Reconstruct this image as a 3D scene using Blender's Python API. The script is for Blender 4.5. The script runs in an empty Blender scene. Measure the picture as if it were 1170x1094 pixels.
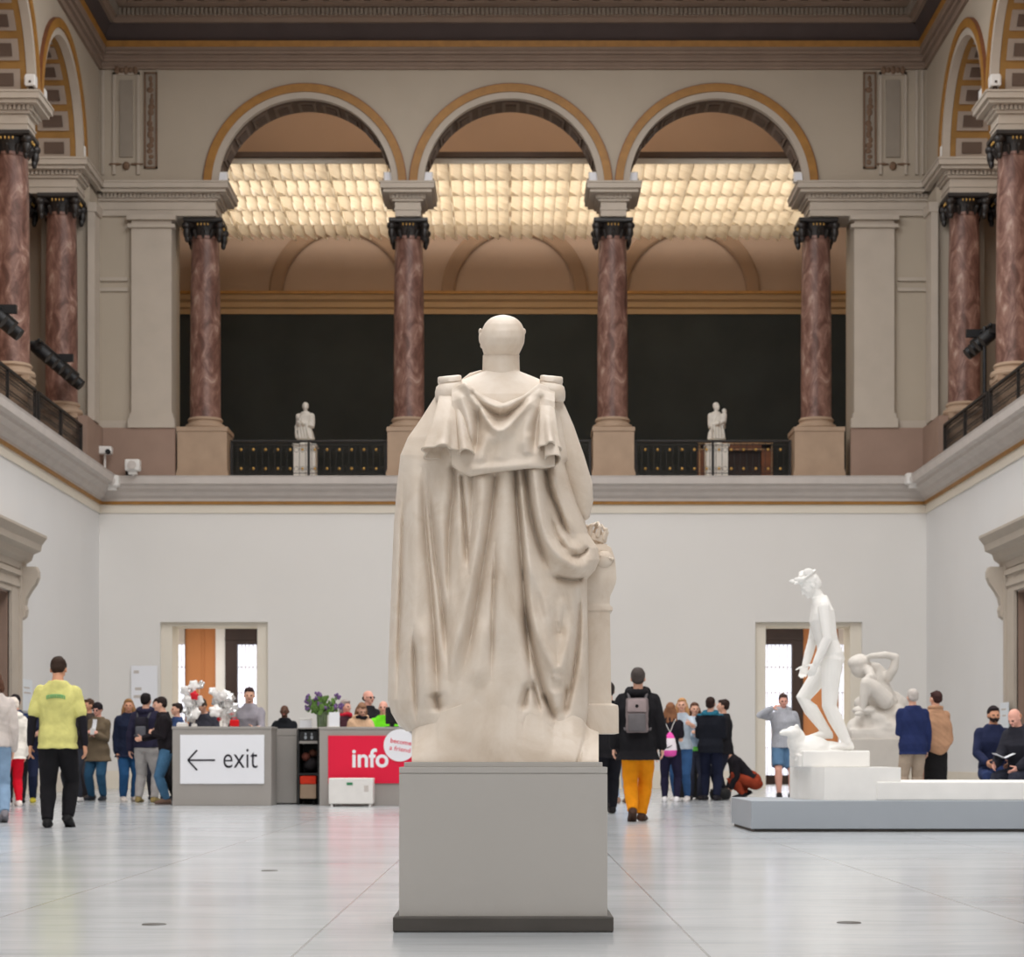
import bpy, bmesh, math, random
import numpy as np
from mathutils import Vector, Matrix, Euler
SC = bpy.context.scene
COL = SC.collection
F = 2437.0
CX, HY, CH = 586.0, 866.0, 0.73        # vanishing point and camera height
PI = math.pi
rnd = random.Random(7)
nrng = np.random.RandomState(5)

def P(px, py, Y):
    return ((px - CX) * Y / F, Y, CH + (HY - py) * Y / F)
def PX(px, Y): return (px - CX) * Y / F
def PZ(py, Y): return CH + (HY - py) * Y / F
def GY(py): return CH * F / (py - HY)

# ------------------------------------------------------------------ materials
def lin(c):
    out = []
    for v in c:
        v = v / 255.0
        out.append(v / 12.92 if v <= 0.04045 else ((v + 0.055) / 1.055) ** 2.4)
    return tuple(out) + (1.0,)

MATS = {}
def mat(name, rgb, rough=0.6, var=0.06, scale=6.0, spec=0.3, metal=0.0, bump=0.0, bscale=40.0, stretch=(1, 1, 1), detail=4.0):
    if name in MATS: return MATS[name]
    m = bpy.data.materials.new(name); m.use_nodes = True
    nt = m.node_tree; b = nt.nodes['Principled BSDF']
    b.inputs['Roughness'].default_value = rough
    b.inputs['Specular IOR Level'].default_value = spec
    b.inputs['Metallic'].default_value = metal
    tc = nt.nodes.new('ShaderNodeTexCoord'); mp = nt.nodes.new('ShaderNodeMapping')
    mp.inputs['Scale'].default_value = stretch
    nz = nt.nodes.new('ShaderNodeTexNoise'); nz.inputs['Scale'].default_value = scale; nz.inputs['Detail'].default_value = detail
    rp = nt.nodes.new('ShaderNodeValToRGB')
    c = lin(rgb)
    rp.color_ramp.elements[0].position = 0.3; rp.color_ramp.elements[1].position = 0.7
    rp.color_ramp.elements[0].color = tuple(max(0, v * (1 - var)) for v in c[:3]) + (1,)
    rp.color_ramp.elements[1].color = tuple(min(1, v * (1 + var)) for v in c[:3]) + (1,)
    nt.links.new(tc.outputs['Object'], mp.inputs['Vector']); nt.links.new(mp.outputs['Vector'], nz.inputs['Vector'])
    nt.links.new(nz.outputs['Fac'], rp.inputs['Fac']); nt.links.new(rp.outputs['Color'], b.inputs['Base Color'])
    if bump:
        n2 = nt.nodes.new('ShaderNodeTexNoise'); n2.inputs['Scale'].default_value = bscale; n2.inputs['Detail'].default_value = 5
        nt.links.new(tc.outputs['Object'], n2.inputs['Vector'])
        bp = nt.nodes.new('ShaderNodeBump'); bp.inputs['Strength'].default_value = bump; bp.inputs['Distance'].default_value = 0.01
        nt.links.new(n2.outputs['Fac'], bp.inputs['Height']); nt.links.new(bp.outputs['Normal'], b.inputs['Normal'])
    MATS[name] = m
    return m

def ramp(nt, stops):
    rp = nt.nodes.new('ShaderNodeValToRGB'); cr = rp.color_ramp
    while len(cr.elements) < len(stops): cr.elements.new(0.5)
    for e, (p, c) in zip(cr.elements, stops): e.position = p; e.color = lin(c)
    return rp

def veined(name, stops, scale, rough, spec=0.5, stretch=(1, 1, 1), dist=1.5, detail=8.0, coord='Object'):
    m = bpy.data.materials.new(name); m.use_nodes = True
    nt = m.node_tree; b = nt.nodes['Principled BSDF']
    b.inputs['Roughness'].default_value = rough; b.inputs['Specular IOR Level'].default_value = spec
    tc = nt.nodes.new('ShaderNodeTexCoord'); mp = nt.nodes.new('ShaderNodeMapping'); mp.inputs['Scale'].default_value = stretch
    nz = nt.nodes.new('ShaderNodeTexNoise'); nz.inputs['Scale'].default_value = scale; nz.inputs['Detail'].default_value = detail
    nz.inputs['Distortion'].default_value = dist; nz.inputs['Roughness'].default_value = 0.65
    rp = ramp(nt, stops)
    nt.links.new(tc.outputs[coord], mp.inputs['Vector']); nt.links.new(mp.outputs['Vector'], nz.inputs['Vector'])
    nt.links.new(nz.outputs['Fac'], rp.inputs['Fac']); nt.links.new(rp.outputs['Color'], b.inputs['Base Color'])
    MATS[name] = m
    return m

def emit(name, rgb, strength):
    m = bpy.data.materials.new(name); m.use_nodes = True
    nt = m.node_tree; b = nt.nodes['Principled BSDF']
    b.inputs['Base Color'].default_value = lin(rgb)
    tc = nt.nodes.new('ShaderNodeTexCoord'); nz = nt.nodes.new('ShaderNodeTexNoise'); nz.inputs['Scale'].default_value = 0.8
    rp = ramp(nt, [(0.35, tuple(v * 0.93 for v in rgb)), (0.6, rgb)])
    nt.links.new(tc.outputs['Object'], nz.inputs['Vector']); nt.links.new(nz.outputs['Fac'], rp.inputs['Fac'])
    nt.links.new(rp.outputs['Color'], b.inputs['Emission Color'])
    b.inputs['Emission Strength'].default_value = strength
    MATS[name] = m
    return m

# ------------------------------------------------------------------ mesh builder
class MB:
    def __init__(s): s.v = []; s.f = []; s.n = 0; s.mi = []; s.cur = 0
    def add(s, v, f):
        v = np.asarray(v, float).reshape(-1, 3)
        s.v.append(v)
        for q in f: s.f.append(tuple(int(i) + s.n for i in q)); s.mi.append(s.cur)
        s.n += len(v); return s
    def box(s, x0, x1, y0, y1, z0, z1, bev=0.0):
        if bev <= 0:
            v = [(x, y, z) for z in (z0, z1) for y in (y0, y1) for x in (x0, x1)]
            s.add(v, [(0, 2, 3, 1), (4, 5, 7, 6), (0, 1, 5, 4), (2, 6, 7, 3), (0, 4, 6, 2), (1, 3, 7, 5)])
        else:
            bm = bmesh.new(); bmesh.ops.create_cube(bm, size=1)
            for vv in bm.verts:
                vv.co = Vector(((x0 + x1) / 2 + vv.co.x * (x1 - x0), (y0 + y1) / 2 + vv.co.y * (y1 - y0), (z0 + z1) / 2 + vv.co.z * (z1 - z0)))
            bmesh.ops.bevel(bm, geom=list(bm.edges), offset=bev, segments=2, affect='EDGES', profile=0.5)
            s.bm(bm)
        return s
    def bm(s, bm, M=None):
        bm.verts.index_update()
        v = [((M @ x.co) if M else x.co)[:] for x in bm.verts]
        f = [[q.index for q in fc.verts] for fc in bm.faces]
        bm.free(); return s.add(v, f)
    def rings(s, R, cap0=True, cap1=True, closed=True, loop=False):
        R = [np.asarray(r, float) for r in R]; n = len(R[0]); V = np.concatenate(R); Fc = []
        m = len(R)
        for i in range(m if loop else m - 1):
            a, b = i * n, ((i + 1) % m) * n
            for j in range(n if closed else n - 1):
                k = (j + 1) % n
                Fc.append((a + j, a + k, b + k, b + j))
        if not loop and closed:
            if cap0: Fc.append(tuple(range(n - 1, -1, -1)))
            if cap1: Fc.append(tuple(range((m - 1) * n, m * n)))
        return s.add(V, Fc)
    def lathe(s, prof, c=(0, 0), n=24, a0=0.0):
        t = np.arange(n) * 2 * PI / n + a0
        return s.rings([np.stack([c[0] + r * np.cos(t), c[1] + r * np.sin(t), np.full(n, z)], 1) for r, z in prof])
    def square(s, prof, c=(0, 0), asp=1.0):   # square lathe: half size, z
        return s.rings([[(c[0] - r, c[1] - r * asp, z), (c[0] + r, c[1] - r * asp, z), (c[0] + r, c[1] + r * asp, z), (c[0] - r, c[1] + r * asp, z)] for r, z in prof])
    def tube(s, pts, rad, n=10, ref=None, ends=True):
        pts = [np.asarray(p, float) for p in pts]; m = len(pts)
        rad = [(r, r) if np.isscalar(r) else r for r in (rad if hasattr(rad, '__len__') else [rad] * m)]
        t = np.arange(n) * 2 * PI / n
        tang = []
        for i in range(m):
            d = pts[min(i + 1, m - 1)] - pts[max(i - 1, 0)]
            L = np.linalg.norm(d); tang.append(d / L if L > 1e-9 else np.array((0, 0, 1.0)))
        r0 = np.asarray(ref if ref is not None else ((1, 0, 0) if abs(tang[0][0]) < 0.8 else (0, 1, 0)), float)
        R = []
        a = r0
        frames = []
        for i in range(m):
            a = a - tang[i] * np.dot(a, tang[i]); a = a / (np.linalg.norm(a) + 1e-12)
            frames.append((a.copy(), np.cross(tang[i], a)))
        def ring(i, sc, off):
            a, b = frames[i]
            return pts[i] + tang[i] * off + np.outer(np.cos(t), a) * rad[i][0] * sc + np.outer(np.sin(t), b) * rad[i][1] * sc
        if ends:
            e = min(rad[0])
            R += [ring(0, 0.3, -e * 0.9), ring(0, 0.75, -e * 0.6)]
        for i in range(m): R.append(ring(i, 1, 0))
        if ends:
            e = min(rad[-1])
            R += [ring(m - 1, 0.75, e * 0.6), ring(m - 1, 0.3, e * 0.9)]
        return s.rings(R)
    def ell(s, c, r, n=14, m=9, M=None):
        th = np.arange(n) * 2 * PI / n
        R = []
        for k in range(m):
            ph = PI * (k + 0.5) / m
            R.append(np.stack([r[0] * np.sin(ph) * np.cos(th), r[1] * np.sin(ph) * np.sin(th), np.full(n, -r[2] * np.cos(ph))], 1))
        if M is not None:
            A = np.array(M.to_3x3()); R = [q @ A.T for q in R]
        return s.rings([q + np.asarray(c) for q in R])
    def prism(s, poly, axis, a0, a1):
        """extrude a 2D polygon along axis: 'x' -> (y,z), 'y' -> (x,z), 'z' -> (x,y)"""
        def mk(a):
            if axis == 'x': return [(a, p, q) for p, q in poly]
            if axis == 'y': return [(p, a, q) for p, q in poly]
            return [(p, q, a) for p, q in poly]
        return s.rings([mk(a0), mk(a1)])
    def xf(s, M):
        A = np.array(M)
        s.v = [q @ A[:3, :3].T + A[:3, 3] for q in s.v]; return s
    def mesh(s, name):
        me = bpy.data.meshes.new(name)
        V = np.concatenate(s.v) if s.v else np.zeros((0, 3))
        me.from_pydata(V.tolist(), [], s.f)
        if any(s.mi): me.polygons.foreach_set('material_index', s.mi)
        me.update()
        return me

def fixn(me):
    bm = bmesh.new(); bm.from_mesh(me); bmesh.ops.recalc_face_normals(bm, faces=bm.faces); bm.to_mesh(me); bm.free()

def link(name, me, mats, parent=None, smooth=False, angle=None):
    o = bpy.data.objects.new(name, me); COL.objects.link(o)
    for m in (mats if isinstance(mats, (list, tuple)) else [mats]):
        me.materials.append(m if not isinstance(m, str) else MATS[m])
    if parent: o.parent = parent
    if smooth: me.polygons.foreach_set('use_smooth', [True] * len(me.polygons))
    if angle is not None: me.set_sharp_from_angle(angle=math.radians(angle))
    return o
def ob(name, mb, m, parent=None, smooth=False, fix=True, angle=None):
    me = mb.mesh(name)
    if fix: fixn(me)
    if smooth and angle is None: angle = 40
    return link(name, me, m, parent, smooth, angle if smooth else None)
def tag(o, label=None, cat=None, group=None, kind=None):
    if label: o['label'] = label
    if cat: o['category'] = cat
    if group: o['group'] = group
    if kind: o['kind'] = kind
    return o
def struct(name, mb, m, smooth=False):
    return tag(ob(name, mb, m, None, smooth), kind='structure')
def thing(name, loc, label, cat, group=None, rot=0.0, kind=None):
    o = bpy.data.objects.new(name, None); COL.objects.link(o); o.location = loc; o.rotation_euler = (0, 0, rot)
    o.empty_display_size = 0.2
    return tag(o, label, cat, group, kind)
def child(name, mb, m, parent, **k):
    """mesh given in world coordinates, parented to an unrotated Empty: shift into its frame"""
    loc = np.array(parent.matrix_basis.translation)
    mb.v = [q - loc for q in mb.v]
    return ob(name, mb, m, parent, **k)
def copy_tree(root, loc, label, rot=None, parent=None):
    c = root.copy(); COL.objects.link(c); c.location = loc
    if label: c['label'] = label
    if rot is not None: c.rotation_euler = (0, 0, rot)
    def rec(a, b):
        for ch in a.children:
            d = ch.copy(); COL.objects.link(d); d.parent = b; rec(ch, d)
    rec(root, c)
    return c
_tmp = []
def remesh(mb, voxel, smooth=3):
    me = mb.mesh('tmp'); fixn(me); o = bpy.data.objects.new('tmp', me); COL.objects.link(o)
    r = o.modifiers.new('r', 'REMESH'); r.mode = 'VOXEL'; r.voxel_size = voxel; r.adaptivity = 0.0
    if smooth:
        s = o.modifiers.new('s', 'SMOOTH'); s.factor = 0.5; s.iterations = smooth
    dg = bpy.context.evaluated_depsgraph_get(); dg.update()
    m2 = bpy.data.meshes.new_from_object(o.evaluated_get(dg))
    bpy.data.objects.remove(o); bpy.data.meshes.remove(me)
    return m2
def verts(me):
    a = np.empty(len(me.vertices) * 3); me.vertices.foreach_get('co', a); return a.reshape(-1, 3)
def setverts(me, a):
    me.vertices.foreach_set('co', np.ascontiguousarray(a).ravel()); me.update()
def normals(me):
    a = np.empty(len(me.vertices) * 3); me.vertex_normals.foreach_get('vector', a); return a.reshape(-1, 3)
def wob(p, sc, seed, octv=3):
    """cheap smooth noise from sums of sines, about -1..1"""
    r = np.random.RandomState(seed); out = np.zeros(len(p)); amp = 1.0; tot = 0
    for o_ in range(octv):
        for _ in range(3):
            k = r.normal(size=3) * sc * (2 ** o_); out += amp * np.sin(p @ k + r.uniform(0, 6.28))
        tot += amp * 1.7; amp *= 0.55
    return out / tot
def text_mb(txt, x0, x1, z0, z1, y, depth=0.004, bold=0.0):
    """flat lettering facing -Y, fitted into a rectangle"""
    cu = bpy.data.curves.new('t', 'FONT'); cu.body = txt; cu.extrude = 0.0; cu.offset = bold; cu.resolution_u = 4
    o = bpy.data.objects.new('t', cu); COL.objects.link(o)
    dg = bpy.context.evaluated_depsgraph_get(); dg.update()
    me = bpy.data.meshes.new_from_object(o.evaluated_get(dg))
    v = verts(me); f = [tuple(p.vertices) for p in me.polygons]
    bpy.data.objects.remove(o); bpy.data.curves.remove(cu); bpy.data.meshes.remove(me)
    mn, mx = v.min(0), v.max(0)
    sx = (x1 - x0) / (mx[0] - mn[0]); sz = (z1 - z0) / (mx[1] - mn[1])
    mb = MB()
    vv = np.stack([x0 + (v[:, 0] - mn[0]) * sx, np.full(len(v), y), z0 + (v[:, 1] - mn[1]) * sz], 1)
    mb.add(vv, f)
    return mb

# ------------------------------------------------------------------ camera
cam_d = bpy.data.cameras.new('camera'); cam = bpy.data.objects.new('camera', cam_d); COL.objects.link(cam)
cam.location = (0, 0, CH); cam.rotation_euler = (PI / 2, 0, 0)
cam_d.sensor_fit = 'HORIZONTAL'; cam_d.sensor_width = 36.0; cam_d.lens = F / 1170 * 36.0
cam_d.shift_x = -(CX - 585) / 1170.0; cam_d.shift_y = (HY - 547) / 1170.0
cam_d.clip_end = 300; cam_d.clip_start = 0.1
cam_d.dof.use_dof = True; cam_d.dof.focus_distance = 9.2; cam_d.dof.aperture_fstop = 8.0
SC.camera = cam
SC.view_settings.view_transform = 'Standard'; SC.view_settings.look = 'None'
SC.view_settings.gamma = 1.0; SC.view_settings.use_curve_mapping = False
SC.view_settings.exposure = 0.0

# ------------------------------------------------------------------ palette
mat('wall_white', (222, 219, 215), 0.85, 0.015, 0.5, 0.15)
mat('wall_side_white', (222, 221, 220), 0.85, 0.015, 0.5, 0.15)
mat('trim_cream', (224, 216, 202), 0.7, 0.02, 1.0, 0.2)
mat('upper_paint', (178, 166, 150), 0.8, 0.03, 0.7, 0.2)
mat('upper_trim', (184, 173, 160), 0.7, 0.04, 2.0, 0.2)
mat('stone_grey', (196, 188, 182), 0.7, 0.05, 3.0, 0.25)
mat('stone_brown', (150, 126, 112), 0.7, 0.06, 2.0, 0.2)
mat('stone_tan', (168, 144, 122), 0.6, 0.07, 3.0, 0.25)
mat('gold_paint', (156, 110, 48), 0.5, 0.15, 5.0, 0.4)
mat('dark_cove', (82, 72, 70), 0.9, 0.08, 1.0, 0.1)
mat('cornice_brown', (140, 121, 107), 0.8, 0.06, 2.0, 0.2)
mat('dentil_dark', (66, 54, 46), 0.9, 0.1, 2.0, 0.1)
mat('gallery_brown', (158, 134, 115), 0.85, 0.04, 0.7, 0.15)
mat('gallery_dark', (54, 57, 56), 0.9, 0.12, 0.9, 0.1)
mat('gallery_mould', (180, 150, 114), 0.7, 0.05, 1.0, 0.2)
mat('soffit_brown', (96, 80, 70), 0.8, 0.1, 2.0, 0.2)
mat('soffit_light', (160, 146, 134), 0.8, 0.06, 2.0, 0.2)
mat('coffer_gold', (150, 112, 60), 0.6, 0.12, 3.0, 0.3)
mat('iron', (30, 26, 24), 0.5, 0.2, 8.0, 0.4)
mat('bronze_dark', (34, 29, 27), 0.45, 0.25, 6.0, 0.5)
mat('gold_leaf', (190, 150, 80), 0.4, 0.1, 10.0, 0.5, 0.6)
mat('plastic_white', (225, 222, 218), 0.5, 0.03, 8.0, 0.4)
mat('plastic_black', (22, 22, 24), 0.5, 0.2, 8.0, 0.4)
mat('desk_grey', (156, 151, 146), 0.6, 0.03, 2.0, 0.3)
mat('sign_white', (232, 233, 238), 0.5, 0.01, 2.0, 0.3)
mat('ink', (40, 38, 46), 0.7, 0.05, 5.0, 0.2)
mat('sign_red', (222, 22, 62), 0.5, 0.02, 2.0, 0.3)
mat('plinth_grey', (176, 172, 167), 0.55, 0.02, 1.5, 0.3)
mat('plinth_base', (78, 74, 70), 0.55, 0.1, 4.0, 0.3)
mat('platform_grey', (160, 166, 173), 0.5, 0.02, 2.0, 0.3)
mat('plaster', (238, 236, 232), 0.75, 0.03, 4.0, 0.2)
mat('plaster_dull', (214, 208, 200), 0.75, 0.06, 4.0, 0.2)  # slightly darker, warmer plaster tone for the far sculpture
mat('plaster_grey', (196, 190, 182), 0.8, 0.05, 4.0, 0.2)
mat('marble_white', (226, 221, 212), 0.6, 0.05, 6.0, 0.3)
mat('wood_dark', (48, 33, 28), 0.5, 0.2, 4.0, 0.3, stretch=(1, 1, 0.2))
mat('wall_orange', (182, 122, 80), 0.8, 0.04, 1.0, 0.15)
mat('wood_red', (120, 74, 48), 0.5, 0.15, 4.0, 0.3)
veined('marble_red', [(0.25, (58, 36, 30)), (0.45, (104, 72, 62)), (0.58, (138, 104, 92)), (0.72, (190, 165, 150))], 3.0, 0.42, 0.35, (1, 1, 0.5), 1.2)
mat('ornament', (122, 98, 80), 0.7, 0.1, 4.0, 0.2)
mat('panel_pale', (150, 140, 128), 0.8, 0.04, 3.0, 0.2)
mat('lunette_brown', (140, 114, 92), 0.85, 0.04, 1.0, 0.15)
mat('soffit_mid', (118, 102, 90), 0.8, 0.08, 2.0, 0.2)
emit('daylight', (236, 240, 255), 1.35)
# ------------------------------------------------------------------ the hall
YB, YB2, XW, XW2 = 50.0, 51.1, 9.7, 10.8
ZG = 7.28           # gallery floor / top of the lower cornice
ZSP, RA, BAY = 14.14, 2.07, 4.82
BCOL = [-7.28, -2.46, 2.36, 7.18]
BARC = [-4.87, -0.05, 4.77]
SCOL = [48.3, 43.5, 38.7]
ZTOP = 17.47
Y0 = -12.0

def floor_mat():
    m = bpy.data.materials.new('floor_marble'); m.use_nodes = True
    nt = m.node_tree; L = nt.links; b = nt.nodes['Principled BSDF']
    tc = nt.nodes.new('ShaderNodeTexCoord')
    def noise(scale, stretch, det=5, dist=0.6):
        mp = nt.nodes.new('ShaderNodeMapping'); mp.inputs['Scale'].default_value = stretch
        nz = nt.nodes.new('ShaderNodeTexNoise'); nz.inputs['Scale'].default_value = scale; nz.inputs['Detail'].default_value = det; nz.inputs['Distortion'].default_value = dist
        L.new(tc.outputs['Object'], mp.inputs['Vector']); L.new(mp.outputs['Vector'], nz.inputs['Vector']); return nz
    n1 = noise(1.0, (0.45, 1.6, 1)); r1 = ramp(nt, [(0.3, (176, 180, 184)), (0.5, (189, 193, 196)), (0.72, (197, 200, 203))])
    L.new(n1.outputs['Fac'], r1.inputs['Fac'])
    n2 = noise(2.2, (0.5, 2.5, 1), 8, 1.6); r2 = ramp(nt, [(0.36, (196, 198, 200)), (0.52, (255, 255, 255)), (1.0, (255, 255, 255))])
    L.new(n2.outputs['Fac'], r2.inputs['Fac'])
    mx = nt.nodes.new('ShaderNodeMix'); mx.data_type = 'RGBA'; mx.blend_type = 'MULTIPLY'; mx.inputs['Factor'].default_value = 0.22
    L.new(r1.outputs['Color'], mx.inputs['A']); L.new(r2.outputs['Color'], mx.inputs['B'])
    sp = nt.nodes.new('ShaderNodeSeparateXYZ'); L.new(tc.outputs['Object'], sp.inputs[0])
    def math_(op, a, bb):
        n = nt.nodes.new('ShaderNodeMath'); n.operation = op
        for i, q in enumerate((a, bb)):
            if q is None: continue
            if isinstance(q, (int, float)): n.inputs[i].default_value = q
            else: L.new(q, n.inputs[i])
        return n.outputs[0]
    u = math_('DIVIDE', math_('ADD', sp.outputs['X'], 0.81 + 153), 1.53)
    w = math_('DIVIDE', math_('ADD', sp.outputs['Y'], 41.3), 2.3)
    fu, fw = math_('FRACT', u, None), math_('FRACT', w, None)
    du = math_('MULTIPLY', math_('MINIMUM', fu, math_('SUBTRACT', 1.0, fu)), 1.53)
    dw = math_('MULTIPLY', math_('MINIMUM', fw, math_('SUBTRACT', 1.0, fw)), 2.3)
    lu = math_('LESS_THAN', du, 0.006); lw = math_('MULTIPLY', math_('LESS_THAN', dw, 0.004), 0.35)
    line = math_('MAXIMUM', lu, lw)
    cmb = nt.nodes.new('ShaderNodeCombineXYZ'); L.new(math_('FLOOR', u, None), cmb.inputs[0]); L.new(math_('FLOOR', w, None), cmb.inputs[1])
    wn = nt.nodes.new('ShaderNodeTexWhiteNoise'); L.new(cmb.outputs[0], wn.inputs['Vector'])
    tone = math_('ADD', math_('MULTIPLY', wn.outputs['Value'], 0.05), 0.95)
    m2 = nt.nodes.new('ShaderNodeMix'); m2.data_type = 'RGBA'; m2.blend_type = 'MULTIPLY'; m2.inputs['Factor'].default_value = 1
    L.new(mx.outputs['Result'], m2.inputs['A']); L.new(tone, m2.inputs['B'])
    m3 = nt.nodes.new('ShaderNodeMix'); m3.data_type = 'RGBA'; L.new(math_('MULTIPLY', line, 0.5), m3.inputs['Factor'])
    L.new(m2.outputs['Result'], m3.inputs['A']); m3.inputs['B'].default_value = lin((120, 118, 116))
    L.new(m3.outputs['Result'], b.inputs['Base Color'])
    n4 = noise(0.9, (0.6, 1.5, 1)); mr = nt.nodes.new('ShaderNodeMapRange'); mr.inputs['To Min'].default_value = 0.13; mr.inputs['To Max'].default_value = 0.22
    L.new(n4.outputs['Fac'], mr.inputs['Value']); L.new(mr.outputs[0], b.inputs['Roughness'])
    b.inputs['Specular IOR Level'].default_value = 0.5
    MATS['floor_marble'] = m
floor_mat()
struct('floor', MB().box(-16, 16, Y0, 62, -0.3, 0), 'floor_marble')

# ---- lower walls
DOORS = [(183, 306), (863, 985)]
dx = [(PX(a, YB), PX(b, YB)) for a, b in DOORS]; ZD = PZ(711, YB)
mb = MB()
xs = [-16, dx[0][0], dx[0][1], dx[1][0], dx[1][1], 16]
for i in (0, 2, 4): mb.box(xs[i], xs[i + 1], YB, YB2, 0, 6.72)
for a, b in dx: mb.box(a, b, YB, YB2, ZD, 6.72)
struct('wall_back', mb, 'wall_white')
PY0, PY1, ZP = 37.6, 41.05, 3.94            # portal openings in the side walls
for s, nm in ((-1, 'wall_left'), (1, 'wall_right')):
    mb = MB()
    def sx(a, b): return (min(s * a, s * b), max(s * a, s * b))
    X = sx(XW, XW2)
    mb.box(*X, Y0, PY0, 0, 6.72); mb.box(*X, PY1, YB - 0.001, 0, 6.72); mb.box(*X, PY0, PY1, ZP, 6.72)
    struct(nm, mb, 'wall_side_white')
    # room behind the portal
    mb = MB(); mb.box(*sx(XW2, 13.4), PY0 - 1.5, PY0 - 1.3, 0, 4.6); mb.box(*sx(XW2, 13.4), PY1 + 1.3, PY1 + 1.5, 0, 4.6)
    mb.box(*sx(13.4, 13.6), PY0 - 1.5, PY1 + 1.5, 0, 4.6); mb.box(*sx(XW2, 13.6), PY0 - 1.5, PY1 + 1.5, 4.6, 4.7)
    struct('wall_' + ('left' if s < 0 else 'right') + '_room', mb, 'stone_tan')
    # portal surround
    dr = thing('door_' + ('1' if s < 0 else '2'), (s * XW, (PY0 + PY1) / 2, 0), None, None, kind='structure')
    aw = 0.72
    mb = MB()
    for y0, y1 in ((PY0 - aw, PY0), (PY1, PY1 + aw)):
        mb.box(*sx(XW - 0.06, XW + 0.02), y0, y1, 0, ZP + aw * 0.8)
        mb.box(*sx(XW - 0.1, XW - 0.05), y0 if y0 < PY0 - .5 else y1 - 0.16, (y0 + 0.16) if y0 < PY0 - .5 else y1, 0, ZP + aw * 0.8)
    mb.box(*sx(XW - 0.056, XW + 0.018), PY0 - aw + .01, PY1 + aw - .01, ZP + .002, ZP + 0.5)
    mb.box(*sx(XW - 0.09, XW - 0.05), PY0 - aw + .17, PY1 + aw - .17, ZP + 0.12, ZP + 0.2); mb.box(*sx(XW - 0.11, XW - 0.05), PY0 - aw + .17, PY1 + aw - .17, ZP + 0.34, ZP + 0.44)
    child('architrave', mb, 'upper_trim', dr)
    mb = MB()
    prof = [(0, 4.42), (0.08, 4.42), (0.1, 4.55), (0.2, 4.62), (0.24, 4.74), (0.38, 4.8), (0.4, 4.92), (0.5, 5.05), (0.5, 5.1), (0, 5.12)]
    mb.prism([(s * (XW - d), z) for d, z in prof], 'y', PY0 - aw - 0.35, PY1 + aw + 0.35)
    child('hood', mb, 'upper_trim', dr)
    child('lining', MB().box(*sx(XW + .02, XW2), PY1 - .04, PY1 + .001, 0, ZP).box(*sx(XW + .02, XW2), PY0 - .001, PY0 + .04, 0, ZP).box(*sx(XW + .02, XW2), PY0 + .04, PY1 - .04, ZP - .04, ZP + .001), 'stone_brown', dr)
    for yc in (PY0 - aw - 0.1, PY1 + aw + 0.1):
        mb = MB()
        cpf = [(0, 4.47), (.36, 4.47), (.4, 4.38), (.4, 4.26), (.35, 4.14), (.25, 4.0), (.17, 3.86), (.14, 3.72), (.17, 3.62), (.15, 3.5), (.08, 3.44), (0, 3.42)]
        mb.prism([(s * (XW - d), z) for d, z in cpf], 'y', yc - .12, yc + .12)
        child('console', mb, 'upper_trim', dr)

# plain raised border under the cornice and a low baseboard
mb = MB().box(-XW, XW, YB - 0.03, YB, 6.46, 6.74); struct('trim_1', mb, 'trim_cream')
for i, s in enumerate((-1, 1)):
    mb = MB().box(min(s * XW, s * (XW - .03)), max(s * XW, s * (XW - .03)), Y0, YB, 6.46, 6.74); struct('trim_%d' % (2 + i), mb, 'trim_cream')
mb = MB()
for a, b in ((-XW, dx[0][0] - .02), (dx[0][1] + .02, dx[1][0] - .02), (dx[1][1] + .02, XW)): mb.box(a, b, YB - 0.03, YB, 0, 0.42)
struct('baseboard_back', mb, 'trim_cream')
for s, nm in ((-1, 'baseboard_left'), (1, 'baseboard_right')):
    mb = MB().box(min(s * XW, s * (XW - .03)), max(s * XW, s * (XW - .03)), PY1 + 0.75, YB - 0.03, 0, 0.42)
    struct(nm, mb, 'trim_cream')

# lower cornice that carries the gallery edge
cp = [(0, 6.70), (0.07, 6.72), (0.07, 6.80), (0.16, 6.86), (0.2, 6.94), (0.34, 7.0), (0.36, 7.07), (0.46, 7.1), (0.48, 7.24), (0.5, 7.28), (0, 7.29)]
gp = [(0, 6.66), (0.075, 6.66), (0.08, 6.73), (0, 6.73)]
mb = MB().prism([(YB - d, z) for d, z in cp], 'x', -XW, XW); struct('trim_4', mb, 'stone_grey')
mb = MB().prism([(YB - d, z) for d, z in gp], 'x', -XW, XW); struct('trim_5', mb, 'gold_paint')
for i, s in enumerate((-1, 1)):
    mb = MB().prism([(s * (XW - d), z) for d, z in cp], 'y', Y0, YB); struct('trim_%d' % (6 + 2 * i), mb, 'stone_grey')
    mb = MB().prism([(s * (XW - d), z) for d, z in gp], 'y', Y0, YB); struct('trim_%d' % (7 + 2 * i), mb, 'gold_paint')

# gallery floor slabs
mb = MB().box(-16, 16, YB, 60.6, 6.74, 7.26); mb.box(-16, -XW, Y0, YB, 6.74, 7.26); mb.box(XW, 16, Y0, YB, 6.74, 7.26)
struct('floor_gallery', mb, 'stone_tan')

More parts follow.
